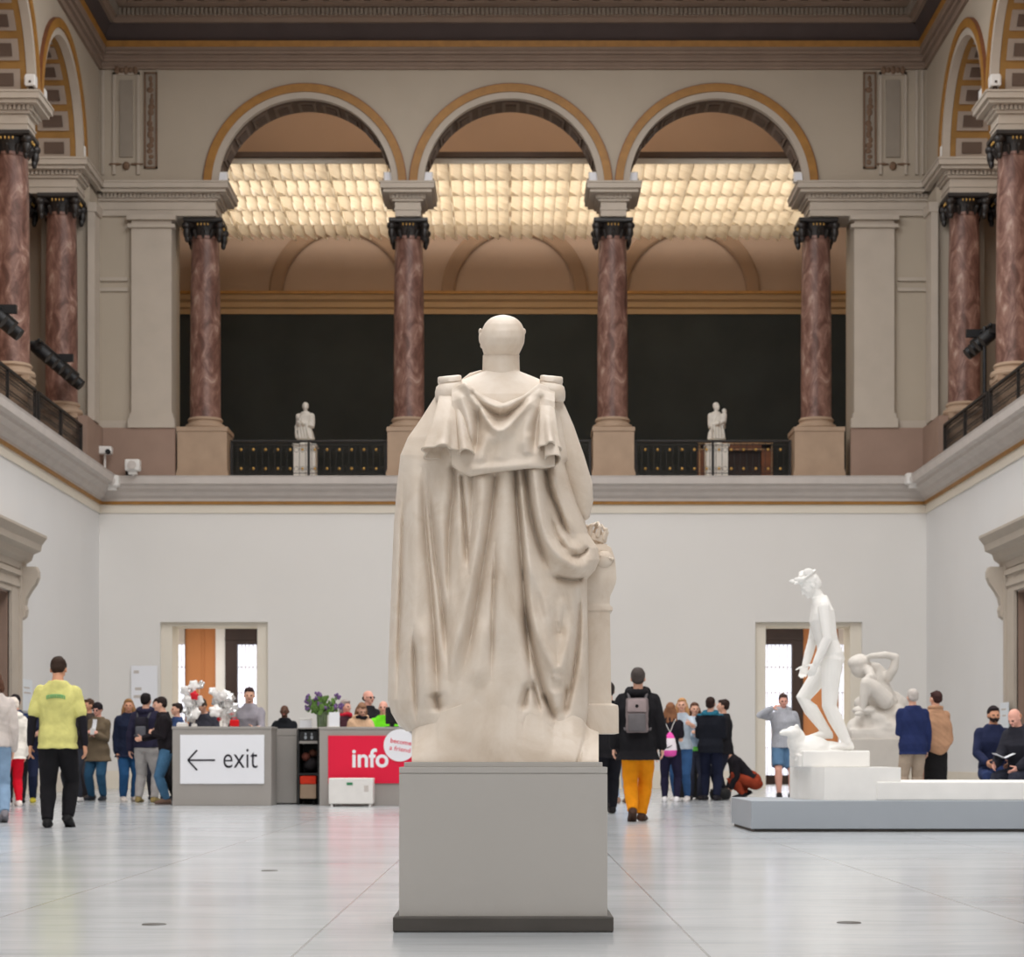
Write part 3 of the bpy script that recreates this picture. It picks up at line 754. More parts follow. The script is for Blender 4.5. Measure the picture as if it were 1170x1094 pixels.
# ------------------------------------------------------------------ rooms behind the back doors
for n, (a, b) in enumerate(DOORS):
    s = -1 if n == 0 else 1
    dr = thing('door_%d' % (3 + n), ((dx[n][0] + dx[n][1]) / 2, YB, 0), None, None, kind='structure')
    mb = MB(); xa, xb = dx[n]
    mb.box(xa, xa + .26, YB + .12, YB2 + .02, 0, ZD); mb.box(xb - .26, xb, YB + .12, YB2 + .02, 0, ZD); mb.box(xa + .261, xb - .261, YB + .13, YB2 + .02, ZD - .09, ZD)
    child('door_frame', mb, 'trim_cream', dr)
    # shell of the room
    X0, X1 = sorted((s * 4.0, s * 11.5))
    mb = MB(); mb.box(X0 - .2, X0, YB2, 58.6, 0, 5.0); mb.box(X1, X1 + .2, YB2, 58.6, 0, 5.0); mb.box(X0, X1, 58.4, 58.6, 0, 5.0)
    struct('wall_%s_lobby' % ('left' if s < 0 else 'right'), mb, 'trim_cream')
    struct('ceiling_%s_lobby' % ('left' if s < 0 else 'right'), MB().box(X0, X1, YB2, 58.4, 4.6, 4.75), 'trim_cream')
    Yw = 58.3
    def W(px): return PX(px, Yw)
    zt = PZ(737, Yw); z1 = PZ(716, Yw)
    # orange wall piece and pale pilaster between the windows
    po = (212, 247) if s < 0 else (917, 958); 
    struct(ntrim(), MB().box(W(po[0]), W(po[1]), Yw - .05, Yw + .1, 0, 4.6).box(W((po[0] + po[1]) / 2 + 2), W((po[0] + po[1]) / 2 + 4), Yw - .08, Yw, 0, 4.6), 'wall_orange')
    pp = (247, 258) if s < 0 else None
    if pp: struct(ntrim(), MB().box(W(pp[0]), W(pp[1]), Yw - .12, Yw + .1, 0, 4.6), 'wall_side_white')
    wins = [((258, 300), (272, 298)), ((190, 212), (196, 212))] if s < 0 else [((870, 917), (872, 904)), ((957, 980), (958, 978))]
    for k, ((f0, f1), (g0, g1)) in enumerate(wins):
        wn = thing('window_%d' % (1 + 2 * n + k), (W((f0 + f1) / 2), Yw, 0), None, None, kind='structure')
        m_ = 'wood_dark' if k == 0 else 'stone_grey'
        mb = MB(); mb.box(W(f0), W(g0) - .0, Yw - .15, Yw + .1, 0, z1 + .3); mb.box(W(g1), W(f1), Yw - .15, Yw + .1, 0, z1 + .3); mb.box(W(g0), W(g1), Yw - .149, Yw + .1, zt, z1 + .299)
        mb.box(W(f0), W(f1), Yw - .2, Yw - .15, zt + .12, zt + .2); mb.box(W(f0), W(f1), Yw - .2, Yw - .15, z1, z1 + .1); mb.box(W(g0), W(g1), Yw - .149, Yw + .1, 0.001, .25)
        child('window_frame', mb, m_, wn)
        child('pane', MB().box(W(g0), W(g1), Yw + .02, Yw + .05, .25, zt), 'daylight', wn)
        mb = MB()
        nb = max(2, int((g1 - g0) / 5))
        for q in range(1, nb + 1):
            xx = W(g0 + (g1 - g0) * q / (nb + 1)); mb.box(xx - .012, xx + .012, Yw - .06, Yw - .03, .25, zt)
        for zz in (1.0, 1.75, 2.5, 3.2): mb.box(W(g0), W(g1), Yw - .06, Yw - .035, zz - .012, zz + .012)
        child('window_bars', mb, 'stone_grey', wn)

# ------------------------------------------------------------------ signs on the walls, floor caps, low rail behind the side bench
def wall_sign(name, x0, x1, y, z0, z1, label, bars, axis='y'):
    o = thing(name, ((x0 + x1) / 2, y, z0), label, 'sign')
    child('board', MB().box(x0, x1, y - .03, y, z0, z1, .006), 'sign_white', o)
    mb = MB()
    for bx0, bx1, bz in bars: mb.box(x0 + (x1 - x0) * bx0, x0 + (x1 - x0) * bx1, y - .034, y - .029, z0 + (z1 - z0) * bz, z0 + (z1 - z0) * (bz + .045))
    child('lettering', mb, 'stone_grey', o)
mat('sign_blue_white', (222, 228, 234), 0.5, 0.01, 2.0, 0.3); 
wall_sign('wall_sign', PX(150, 49.97), PX(180, 49.97), 49.97, PZ(835, 49.97), PZ(761, 49.97), 'pale white information board on the back wall left of the door', [(.1, .3, .88), (.15, .4, .62), (.1, .45, .5), (.15, .3, .3)])
for px, py in ((176, 1057), (308, 995.5), (970, 1055)):
    Y = GY(py); x = PX(px, Y)
    w = 'left foreground' if px == 176 else ('left, farther from the camera' if px == 308 else 'right foreground')
    o = ob('floor_disc', MB().lathe([(0, 0), (.055, 0), (.05, .004), (0, .004)], n=24), 'plinth_base', None, smooth=True); o.location = (x, Y, 0)
    tag(o, 'round dark disc set into the pale floor, %s' % w, 'floor disc', 'floor discs')
# ------------------------------------------------------------------ the big marble statue and its pedestal
YF = 8.925
veined('statue_marble', [(0.25, (198, 181, 162)), (0.45, (213, 199, 183)), (0.6, (220, 208, 194)), (0.78, (206, 190, 171))], 4.5, 0.5, 0.3, (1, 1, 0.8), 0.5, 5.0)
pd = thing('statue_pedestal', (-.04, 9.36, 0), 'grey box pedestal with dark foot strip under the big cloaked statue', 'pedestal')
xc = -.0403
child('base_strip', MB().box(xc - .461, xc + .461, 8.9, 9.82, 0, .066, .008), 'plinth_base', pd)
child('body', MB().box(xc - .436, xc + .436, YF, 9.797, .06, .662, .002), 'plinth_grey', pd)
child('lid', MB().box(xc - .436, xc + .436, YF, 9.797, .6645, .69, .002).box(xc - .43, xc + .43, YF + .006, 9.79, .65, .67), 'plinth_grey', pd)
child('top_slab', MB().box(xc - .416, xc + .416, YF + .02, 9.777, .69, .7105, .002), 'plinth_grey', pd)

ZS0 = .7115
st = thing('marble_statue', (-.04, 9.38, ZS0), 'large cream marble statue of a bald man in a long cloak seen from behind', 'statue')
def U(px, py, Y):
    px, py, Y = np.broadcast_arrays(np.asarray(px, float), np.asarray(py, float), np.asarray(Y, float))
    return np.stack([(px - CX) * Y / F, Y, CH + (HY - py) * Y / F], -1)
def itp(tab):
    a = np.array(tab, float); return lambda y: np.interp(y, a[:, 0], a[:, 1])
def pdist(px, py, pts):
    d = np.full(px.shape, 1e9); tt_ = np.zeros(px.shape); LT = sum(math.hypot(a[0] - b[0], a[1] - b[1]) for a, b in zip(pts[:-1], pts[1:])); acc = 0
    for (x0, y0), (x1, y1) in zip(pts[:-1], pts[1:]):
        vx, vy = x1 - x0, y1 - y0; L2 = vx * vx + vy * vy
        t = np.clip(((px - x0) * vx + (py - y0) * vy) / L2, 0, 1)
        dd = np.hypot(px - x0 - t * vx, py - y0 - t * vy); m_ = dd < d; d = np.where(m_, dd, d); tt_ = np.where(m_, acc + t * math.sqrt(L2), tt_); acc += math.sqrt(L2)
    q = np.clip(np.minimum(tt_ + (1e3 if pts[0][1] < 566 and pts[0][0] > 514 else 0), LT - tt_) / (.28 * LT), 0, 1); return d, .12 + .88 * q * q * (3 - 2 * q)
def folds(px, py, lst):
    out = np.zeros(px.shape)
    for pts, sg, amp in lst:
        for _ in range(1 if len(pts) > 2 else 0):
            q_ = [pts[0]]
            for a, b in zip(pts[:-1], pts[1:]): q_ += [(a[0] * .75 + b[0] * .25, a[1] * .75 + b[1] * .25), (a[0] * .25 + b[0] * .75, a[1] * .25 + b[1] * .75)]
            pts = q_ + [pts[-1]]
        d, w_ = pdist(px, py, pts)
        out += amp * w_ * (1.25 * np.exp(-.5 * (d / sg) ** 2) if amp > 0 else 1.7 * np.exp(-(d / sg) ** 1.25))
    return out
YC = 9.38
Lc = itp([(418, 556), (424, 553), (428, 543), (432, 533), (436, 523), (440, 512), (446, 501), (455, 496), (480, 480), (500, 466), (520, 457.5), (560, 453), (600, 450), (650, 448), (700, 446), (750, 444), (800, 443), (815, 447), (827, 454), (836, 464)])
Rc = itp([(418, 590), (424, 593), (428, 603), (432, 613), (436, 622), (440, 632), (446, 641), (455, 643), (480, 648), (520, 655), (560, 662), (590, 667), (610, 672), (626, 683), (640, 685), (652, 680), (662, 671), (700, 671.5), (760, 672.5), (815, 672), (836, 668)])
Db = itp([(418, .05), (424, .07), (436, .12), (450, .16), (480, .2), (520, .23), (600, .255), (700, .285), (800, .325), (836, .335)])
cf = [
 ([(461, 540), (460, 600), (459, 650), (457, 700), (455, 760), (454, 815)], 3.5, -.035),
 ([(473, 500), (474, 620), (473, 700), (466, 760), (464, 830)], 6, .028), ([(481, 700), (486, 760), (488, 815)], 6, .026),
 ([(472, 717), (474, 770), (477, 832)], 3, -.026),
 ([(482, 535), (487, 620), (493, 680), (497, 740), (501, 812)], 3.5, -.034), ([(487, 535), (496, 630), (505, 690), (511, 745), (512, 778)], 4, -.036),
 ([(518, 536), (519, 560), (514, 590), (512, 640), (513, 700)], 4.5, -.035), ([(504, 560), (507, 620), (514, 680), (519, 720)], 6, .02),
 ([(527, 545), (531, 600), (535, 656)], 2, -.03), ([(524, 580), (526, 640), (527, 690)], 4, .016),
 ([(552, 550), (548, 600), (540, 650), (530, 700), (520, 740), (509, 790)], 6, .038),
 ([(566, 545), (560, 600), (553, 640), (545, 690), (536, 740), (527, 778)], 4, -.03), ([(540, 545), (540, 590), (535, 640)], 4, -.018),
 ([(578, 545), (577, 620), (574, 690), (578, 760)], 9, .026), ([(566, 620), (563, 700), (561, 778)], 2.5, -.022), ([(552, 700), (548, 750), (545, 790)], 7, .018),
 ([(588, 538), (592, 590), (596, 640), (600, 700), (604, 740), (607, 785)], 3.6, -.048), ([(604, 780), (597, 814)], 4, -.04), ([(607, 775), (618, 816)], 4, -.04), ([(620, 790), (634, 826)], 4.5, -.04), ([(648, 780), (645, 820)], 4, -.04), ([(497, 790), (502, 815)], 5, -.04),
 ([(597, 560), (603, 640), (609, 700), (616, 760)], 4.5, .022),
 ([(600, 536), (605, 584), (613, 615), (622, 642), (630, 655)], 4, -.05), ([(603, 630), (614, 665), (625, 690), (632, 740)], 5, .024),
 ([(611, 540), (613, 565), (619, 600), (628, 624), (647, 643), (662, 650), (675, 645), (682, 628)], 5.5, .05),
 ([(628, 657), (642, 662), (658, 664), (674, 658)], 3.2, -.045),
 ([(624, 538), (628, 562), (637, 582), (644, 602), (653, 616)], 3.2, -.045), ([(633, 545), (640, 575), (650, 600), (660, 616)], 5, .03),
 ([(640, 606), (648, 622), (660, 630), (670, 626)], 4, .022), ([(650, 634), (664, 635), (674, 624)], 3, -.032), ([(630, 590), (636, 615), (650, 632)], 3, -.02),
 ([(647, 530), (655, 560), (665, 592)], 3, -.03),
 ([(663, 664), (662, 720), (656, 770), (646, 818)], 3.4, -.035), ([(668, 668), (668, 720), (667, 800)], 3.5, .02),
 ([(598, 690), (605, 730), (614, 768), (622, 798), (636, 824)], 4.2, -.042), ([(606, 690), (622, 740), (638, 772), (650, 735), (655, 690)], 5, .03),
 ([(630, 690), (640, 735), (645, 690)], 5, -.014), ([(644, 680), (640, 720)], 4, .014), ([(629, 773), (645, 776)], 2.5, .018), ([(636, 785), (640, 815)], 7, .02),
]
def cloak_Y(px, py):
    L, R = Lc(py), Rc(py); t = np.clip((px - (L + R) / 2) / np.maximum((R - L) / 2, 1e-6), -1, 1)
    s = np.sqrt(np.clip(1 - t * t, 0, 1)); e = np.clip(s * 2.2, 0, 1) * np.clip((py - 455) / 40, 0, 1)
    return YC - Db(py) * s ** .75 - e * (folds(px, py, cf) + .004 * np.sin(px * .21 + py * .03) * np.sin(py * .02 + 1))
nr, nb, nf = 420, 320, 60
ys = np.linspace(418, 836, nr); th = np.linspace(0, PI, nb); tb = -np.cos(th) * .35 + .65 * np.linspace(-1, 1, nb)
tb[0], tb[-1] = -1, 1
R_ = []
PXg = np.stack([(Lc(y) + Rc(y)) / 2 + (Rc(y) - Lc(y)) / 2 * tb for y in ys]); PYg = np.repeat(ys[:, None], nb, 1)
Yg = cloak_Y(PXg, PYg)
for i, y in enumerate(ys):
    back = U(PXg[i], y, Yg[i])
    tf = np.linspace(1, -1, nf + 2)[1:-1]; L, R = Lc(y), Rc(y)
    yf = YC + (.12 + .08 * np.interp(y, [430, 836], [0, 1])) * np.sqrt(1 - tf * tf) ** .8 + .015 * np.sin(tf * 14) * np.interp(y, [470, 560], [0, 1])
    R_.append(np.concatenate([back, U((L + R) / 2 + (R - L) / 2 * tf, y, yf)]))
mb = MB().rings(R_); child('cloak', mb, 'statue_marble', st, smooth=True, angle=180)

# shoulder cape: hanging panel + trumpet folds
ct = itp([(516, 444), (531, 437), (552, 452), (575, 461), (598, 452), (616, 438), (632, 444)])
cb = itp([(516, 530), (524, 537), (537, 542.5), (556, 539), (577, 536), (604, 533), (623, 533), (634, 531)])
capef = [([(531, 442), (545, 461), (556, 478), (566, 492), (577, 490), (592, 474), (606, 458), (616, 446)], 3.8, .040),
 ([(534, 438), (548, 455), (562, 463), (576, 465), (592, 459), (606, 447), (614, 439)], 4.5, .045),
 ([(540, 450), (556, 468), (574, 477), (592, 465), (606, 452)], 4, -.03), ([(560, 478), (578, 481), (590, 470)], 4, -.012),
 ([(527, 455), (536, 480), (541, 512)], 4, .03), ([(546, 470), (546, 500), (543, 520)], 4, -.026),
 ([(556, 500), (548, 520), (552, 532)], 5, .02), ([(610, 465), (600, 490), (594, 520)], 5, .02), ([(618, 455), (612, 490), (610, 520)], 4, -.02),
 ([(575, 500), (572, 530)], 6, .012), ([(604, 500), (602, 522)], 4, .014), ([(540, 536), (580, 533), (620, 529)], 3.5, .014), ([(566, 500), (590, 488)], 4, .012)]
mb = MB(); us = np.linspace(516, 634, 170); vs = np.linspace(0, 1, 120)
PXg = np.repeat(us[:, None], 120, 1); PYg = ct(us)[:, None] + vs[None] * (cb(us) - ct(us))[:, None]
base = YC - np.interp(PYg, [436, 450, 480, 520, 545], [.135, .175, .215, .245, .255]) * np.sqrt(np.clip(1 - ((PXg - 572) / 100) ** 2, 0, 1)) ** .7
Yg = base - .035 * np.clip(vs * 6, .35, 1)[None] - folds(PXg, PYg, capef)
rr_ = []
for i in range(len(us)):
    f_ = U(PXg[i], PYg[i], Yg[i]); b = cb(us[i])
    inner = U([us[i]] * 4, [b + 2.2, b + 3, b - 10, ct(us[i]) + 3], [Yg[i, -1] + .012, base[i, -1] + .03, base[i, -1] + .03, base[i, 0] + .05])
    rr_.append(np.concatenate([f_, inner]))
mb.rings(rr_)
def trumpet(top, bot, seg=72, rows=40, flute=5, fa=.12, ph=0.0):
    (tx, ty, thw), (bx, hw, yf, yb) = top, bot
    t = np.arange(seg) * 2 * PI / seg; O = []; I = []
    for k in range(rows):
        v = k / (rows - 1); g = v ** 1.25
        cx_ = tx + (bx - tx) * v; w = thw + (hw - thw) * g
        m = 1 + fa * g * np.cos(flute * t + ph)
        px = cx_ + w * np.cos(t) * m
        yb_ = ty + ((yf + yb) / 2 - ty) * v; dy = (yb - yf) / 2 * g ** 3
        py = yb_ + dy * np.sin(t) * m
        dep = YC - np.interp(yb_, [450, 480, 530], [.17, .215, .25]) - .02 + .07 * (1 - v) ** 4 + np.sin(t) * m * (.02 + .05 * g)
        O.append(U(px, py, dep))
    for k in range(12):
        v = k / 11; sh = .86 - .3 * v
        c = O[-1].mean(0); q = c + (O[-1] - c) * sh; q[:, 2] += .045 * v; q[:, 1] += .03 * v; I.append(q)
    mb.rings(O + I)
trumpet((512, 450, 10), (502.5, 20.5, 508.5, 527), flute=5, fa=.17, ph=.6)
trumpet((523, 450, 5), (533, 9, 513, 529), flute=3, fa=.08)
trumpet((624, 452, 8), (628, 12.5, 505.5, 526), flute=5, fa=.17, ph=1.0)
trumpet((627, 470, 6), (632, 9.5, 519, 532), flute=3, fa=.08, ph=2.0)
child('cape', mb, 'statue_marble', st, smooth=True, angle=180)

# sleeve on the right
mb = MB()
pts = [(628, 452, 10), (634, 470, 13), (642, 492, 14.5), (652, 525, 16), (661, 556, 16.5), (665, 576, 13), (668, 588, 7)]
mb.tube([U(x, y, 9.36)for x, y, r in pts], [(r * .00385, .085 if i < 5 else .06) for i, (x, y, r) in enumerate(pts)], 28, ref=(1, 0, 0))
child('sleeve', mb, 'statue_marble', st, smooth=True, angle=180)

# head, collar and face
Lh = itp([(359.8, 574), (361, 567), (363, 561.5), (366, 557.5), (370, 554), (376, 551), (384, 549.3), (392, 549.5), (398, 550.5), (404, 552.5), (408, 553), (418, 553.5), (426, 552.5), (436, 548)])
Rh = itp([(359.8, 576), (361, 582.5), (363, 588), (366, 592.5), (370, 596), (376, 598.6), (384, 599.8), (392, 599), (398, 596.5), (404, 593.5), (408, 592), (418, 591.5), (426, 592.5), (436, 597)])
Dh = itp([(359.8, .01), (361, .04), (363, .062), (366, .084), (370, .103), (378, .122), (386, .128), (394, .12), (402, .1), (405, .088), (407, .085), (408, .088), (420, .09), (427, .094), (436, .1)])
Df_ = itp([(359.8, .01), (361, .035), (366, .075), (372, .09), (384, .098), (404, .095), (412, .08), (416, .055), (436, .05)])
ys = np.concatenate([np.linspace(359.8, 364, 12), np.linspace(364.6, 436, 70)]); t = np.linspace(0, 2 * PI, 64, endpoint=False); R_ = []
for y in ys:
    L, R = Lh(y), Rh(y); c_, s_ = np.cos(t), np.sin(t)
    R_.append(U((L + R) / 2 - (R - L) / 2 * c_, y, 9.40 - np.where(s_ > 0, Dh(y), Df_(y)) * np.sign(s_) * np.abs(s_) ** .9))
mb = MB().rings(R_)
k9 = 9.4 / F
def hp(px, py, dy): return tuple(U(px, py, 9.4 + dy))
mb.ell(hp(571, 392, .1), (.016, .026, .028)); mb.ell(hp(573, 380, .085), (.06, .02, .014)); mb.ell(hp(572, 408, .075), (.04, .035, .03)); mb.ell(hp(572, 400, .1), (.028, .014, .012))
me = remesh(mb, .0045, 3)
o = link('head', me, 'statue_marble', st, True); setverts(me, verts(me) - np.array(st.location))
for px, dp in ((549.6, .02), (598.2, .05)):
    mb = MB(); mb.ell(hp(px, 386, dp), (.0105 if px < 560 else .004, .026, .03), 12, 9); mb.ell(hp(px - .6 if px < 560 else px + .4, 379, dp), (.009, .022, .014), 10, 7)
    if px < 560: mb.ell(hp(px + .8, 395, dp), (.007, .012, .012), 10, 7)
    child('ear', mb, 'statue_marble', st, smooth=True, angle=180)
mb = MB(); R_ = []
for y, g in ((405.5, .0), (406, 1.0), (408, 1.4), (424, 1.6), (427, 1.2), (428, 0)):
    L, R = Lh(y) - g, Rh(y) + g; R_.append(U((L + R) / 2 - (R - L) / 2 * np.cos(t), y, 9.40 - (Dh(y) + g * .003) * np.sin(t)))
mb.rings(R_); child('collar', mb, 'statue_marble', st, smooth=True, angle=60)
# epaulettes
for s, xa, xb in ((-1, 497, 529), (1, 615.5, 646)):
    o = None; mb = MB(); xm = (xa + xb) / 2; hw = (xb - xa) / 2; tt = np.linspace(0, 2 * PI, 40, endpoint=False); R_ = []
    for py, w, d, sh in ((429.3, .5, .05, 0), (429.8, .78, .075, 0), (431, .85, .085, 0), (436, .86, .09, 0), (437.2, .82, .085, 0), (438.2, .84, .092, -.3), (440, .93, .105, -.6), (446, 1.0, .115, -.8), (452, 1.0, .115, -1.2), (456, .96, .108, -1.5), (458, .8, .09, -1.5), (458.5, .4, .05, -1.5)):
        cx_ = xm - s * (1 - w) * hw * .3
        ca, sa = np.cos(tt), np.sin(tt); sq = lambda a: np.sign(a) * np.abs(a) ** .7
        R_.append(U(cx_ + w * hw * sq(ca), py + (s * ca * 2.2 if py > 437 else s * ca * .8), 9.34 - d * sq(sa)))
    mb.rings(R_); child('epaulette', mb, 'statue_marble', st, smooth=True, angle=60)
# strap end seen over the left shoulder
child('shoulder_braid', MB().tube([U(529, 435, 9.40), U(538, 429, 9.42), U(550, 425, 9.46)], [.008, .011, .008], 8), 'statue_marble', st, smooth=True)

# stone pier on the right with its crown
prf = [(622, 0), (624, .3), (627, 4.5), (631, 6), (640, 9), (655, 10), (662, 10.5), (668, 9.5), (674, 7), (682, 3.5), (688, 3), (690, 3), (692, 3.4), (695, 6.3), (698, 6.3), (700, 3.2), (780, 4.4), (804, 5), (806.5, 12), (810, 12.8), (838.5, 13)]
mb = MB(); R_ = []
for py, e in prf:
    k = 9.45 / F; xr = (693.5 + e - CX) * k; xl = (655 - e * .5 - CX) * k; y0 = 9.44 - e * k * .6; y1 = 9.78 + e * k * .2; z = CH + (HY - py) * k
    n_ = 5
    R_.append([(xl + (xr - xl) * q / n_, y0, z) for q in range(n_)] + [(xr, y0 + (y1 - y0) * q / n_, z) for q in range(n_)] + [(xr - (xr - xl) * q / n_, y1, z) for q in range(n_)] + [(xl, y1 - (y1 - y0) * q / n_, z) for q in range(n_)])
mb.rings(R_)
child('pier', mb, 'statue_marble', st, smooth=True)
mb = MB()
for q in range(16): mb.ell(U(672 + q * 2.0, 663 + .8 * math.sin(q * 1.7), 9.425), (.007, .008, .011), 8, 6)
child('pier_moulding', mb, 'statue_marble', st, smooth=True)
mb = MB(); c0 = U(679, 618, 9.50); n_ = 40; tt = np.linspace(0, 2 * PI, n_, endpoint=False)
rg = lambda r, z: np.stack([c0[0] + r * np.cos(tt), c0[1] + r * np.sin(tt), np.full(n_, c0[2] + z)], 1)
mb.rings([rg(.04, -.012), rg(.046, -.01), rg(.046, .018), rg(.044, .02), rg(.04, .018), rg(.04, -.012)], loop=True)
for q in range(8):
    a = q * PI / 4 + .2; p = c0 + np.array((.045 * math.cos(a), .045 * math.sin(a), 0))
    mb.tube([p + (0, 0, .01), p + np.array((.002 * math.cos(a), .002 * math.sin(a), .045))], [.011, .007], 8); mb.ell(p + np.array((.003 * math.cos(a), .003 * math.sin(a), .052)), (.010, .010, .011), 8, 6)
    mb.tube([p + (0, 0, .015), p + (.006 * math.cos(a), .006 * math.sin(a), .045), c0 + (.02 * math.cos(a), .02 * math.sin(a), .075), c0 + (0, 0, .062)], [.006, .007, .006, .006], 6)
mb.ell(c0 + (0, 0, .078), (.011, .011, .013), 10, 7)
mb.xf(Matrix.Translation(c0) @ Matrix.Rotation(.22, 4, 'Y') @ Matrix.Rotation(-.2, 4, 'X') @ Matrix.Translation(-Vector(c0)))
child('crown', mb, 'statue_marble', st, smooth=True)
mb = MB()
mb.ell(U(686, 628, 9.5), (.05, .06, .022)); mb.ell(U(694, 633, 9.46), (.025, .04, .02)); mb.ell(U(690, 640, 9.43), (.045, .03, .04))
for q in range(7): mb.ell(U(680 + q * 3.3, 634 + q * .9, 9.41), (.009, .009, .009), 8, 6)
child('cushion', mb, 'statue_marble', st, smooth=True)

# rocky marble plinth
tp_ = itp([(466, 838), (474, 832), (480, 830), (500, 825), (503, 814), (520, 808), (545, 799), (552, 803), (575, 802), (590, 808), (600, 813), (616, 815), (625, 821), (640, 824), (655, 817), (666, 822), (672, 832), (684, 837)])
rk = [lambda a, b: float(wob(np.array([[a * .03, b * .035, 0.3]]), 1.0, 11, 3)[0])]
us = np.linspace(470.5, 684, 220); R_ = []; tq = tp_(np.linspace(450, 704, 509)); tq = np.convolve(tq, np.hanning(17) / np.hanning(17).sum(), 'same'); tp0 = tp_; tp_ = lambda u: np.interp(u, np.linspace(450, 704, 509), tq) if 476 < u < 678 else tp0(u)
for u_ in us:
    T = float(tp_(u_)); rows = []; YT0 = float(cloak_Y(np.array([u_]), np.array([min(T, 834.0)]))[0])
    for v in np.linspace(0, 1, 46):
        py = 871.0 + (T - 871.0) * v
        Yt = YT0 + .002 - .012 * math.exp(-((u_ - 524) / 17) ** 4)
        q = v ** 1.5
        Y = (9.02 + .008 * v) * (1 - q) + min(Yt, 9.3) * q + .008 * rk[0](u_, py) * (1 - v) + .02 * math.exp(-((u_ - 661 - (871 - py) * .25) / 2.2) ** 2) * (1 - v)
        rows.append(U(u_, py, Y))
    ed = min(1, (u_ - 470.5) / 6, (684 - u_) / 6)
    rows.append(U(u_, T + .5, max(rows[-1][1] + .03, 9.2))); rows.append(U(u_, T + 1, 9.35)); x_, z_ = rows[0][0], rows[0][2]
    rows.append((U(u_, T, 9.06)[0], 9.7, U(u_, 838, 9.05)[2])); rows.append((x_, 9.74, ZS0))
    R_.append(np.array(rows))
mb = MB().rings(R_)
mb.box(U(655, 0, 9.45)[0], U(684, 0, 9.3)[0], 9.3, 9.74, ZS0, U(0, 838, 9.45)[2])
child('rock_plinth', mb, 'statue_marble', st, smooth=True, angle=75)
# ------------------------------------------------------------------ people
SKIN = {'light': (222, 172, 148), 'mid': (205, 150, 120), 'dark': (92, 62, 48), 'pink': (226, 168, 150)}
for k_, v_ in SKIN.items(): mat('skin_' + k_, v_, 0.55, 0.05, 12.0, 0.3)
mat('eye_dark', (50, 38, 34), 0.4, 0.1); mat('lip', (176, 104, 96), 0.5, 0.05)
def cloth(rgb, rough=0.9):
    n = 'cloth_%d_%d_%d' % rgb
    return mat(n, rgb, rough, 0.10, 9.0, 0.15, 0, 0.25, 60.0) and n
def V3(*a): return np.array(a, float)
def rotx(a):
    c, s = math.cos(a), math.sin(a); return np.array([[1, 0, 0], [0, c, -s], [0, s, c]])
def rotz(a):
    c, s = math.cos(a), math.sin(a); return np.array([[c, -s, 0], [s, c, 0], [0, 0, 1]])
TOR = [(.455, .060, .050, 0), (.49, .088, .064, -.006), (.53, .092, .064, -.006), (.60, .080, .054, 0), (.66, .086, .058, .002), (.73, .101, .066, .002), (.765, .106, .060, -.004), (.797, .088, .048, -.006), (.824, .068, .044, -.007), (.842, .050, .040, -.007), (.856, .040, .037, -.006)]
ARMS = {  # elbow relative to shoulder (x outward), hand relative to elbow
 'down': ((.025, -.015, -.16), (.0, .03, -.145)), 'loose': ((.042, -.02, -.155), (.012, .02, -.145)), 'swing': ((.03, .045, -.155), (-.01, .07, -.125)), 'back': ((.03, -.06, -.15), (0, -.01, -.145)),
 'front': ((.012, .01, -.16), (-.06, .12, .035)), 'phone': ((.01, .02, -.16), (-.075, .105, .06)), 'brow': ((.13, .06, .012), (-.115, .045, .065)), 'chest': ((.02, .02, -.155), (-.10, .085, .05)),
 'desk': ((.04, .08, -.135), (-.02, .125, -.01)), 'lap': ((.03, .06, -.14), (-.05, .12, -.06)), 'hip': ((.07, -.03, -.14), (-.06, .05, -.11)), 'reach': ((.01, .10, -.11), (-.03, .13, -.05)), 'hug': ((.05, .10, -.06), (.0, .12, .02)),
 'overhead': ((.08, .05, .13), (-.12, .03, .08)),
}
class Pose:
    def __init__(s, arms=('down', 'down'), feetL=(.055, 0, .042, 0), feetR=(.055, 0, .042, 0), drop=0.0, shift=0.0, lean=0.0, yaw=0.0, pitch=0.0, turn=0.0, fem=False, roll=0.0):
        R = rotz(turn) @ rotx(-lean); pv = V3(0, 0, .5)
        s.fem = fem
        s.up = lambda p: (np.asarray(p, float) - pv) @ R.T + pv + V3(0, shift, -drop)
        HR = R @ rotz(yaw) @ rotx(-pitch); hv = V3(0, 0, .855)
        s.head = lambda p: (np.asarray(p, float) - hv) @ HR.T + s.up(hv)
        s.R = R; s.legs = []; s.arms = []
        for sd, ft in ((-1, feetL), (1, feetR)):
            hip = V3(sd * .05, shift, .488 - drop); an = V3(sd * ft[0], ft[1], ft[2])
            d = an - hip; L = np.linalg.norm(d); l1, l2 = .245, .225
            L_ = min(L, (l1 + l2) * .999); a = (l1 * l1 - l2 * l2 + L_ * L_) / (2 * L_); h = math.sqrt(max(0, l1 * l1 - a * a))
            f = V3(sd * .15, 1, 0.05); u = d / L; f = f - u * np.dot(f, u); f /= np.linalg.norm(f)
            s.legs.append((sd, hip, hip + u * a + f * h, an, ft[3]))
        sw = .102 if not fem else .092
        for sd, nm in ((-1, arms[0]), (1, arms[1])):
            e, h = ARMS[nm] if isinstance(nm, str) else nm
            sh = V3(sd * sw, -.004, .781)
            m = V3(sd, 1, 1)
            el = sh + V3(*e) * m; hd = el + V3(*h) * m
            s.arms.append((sd, s.up(sh), s.up(el), s.up(hd)))
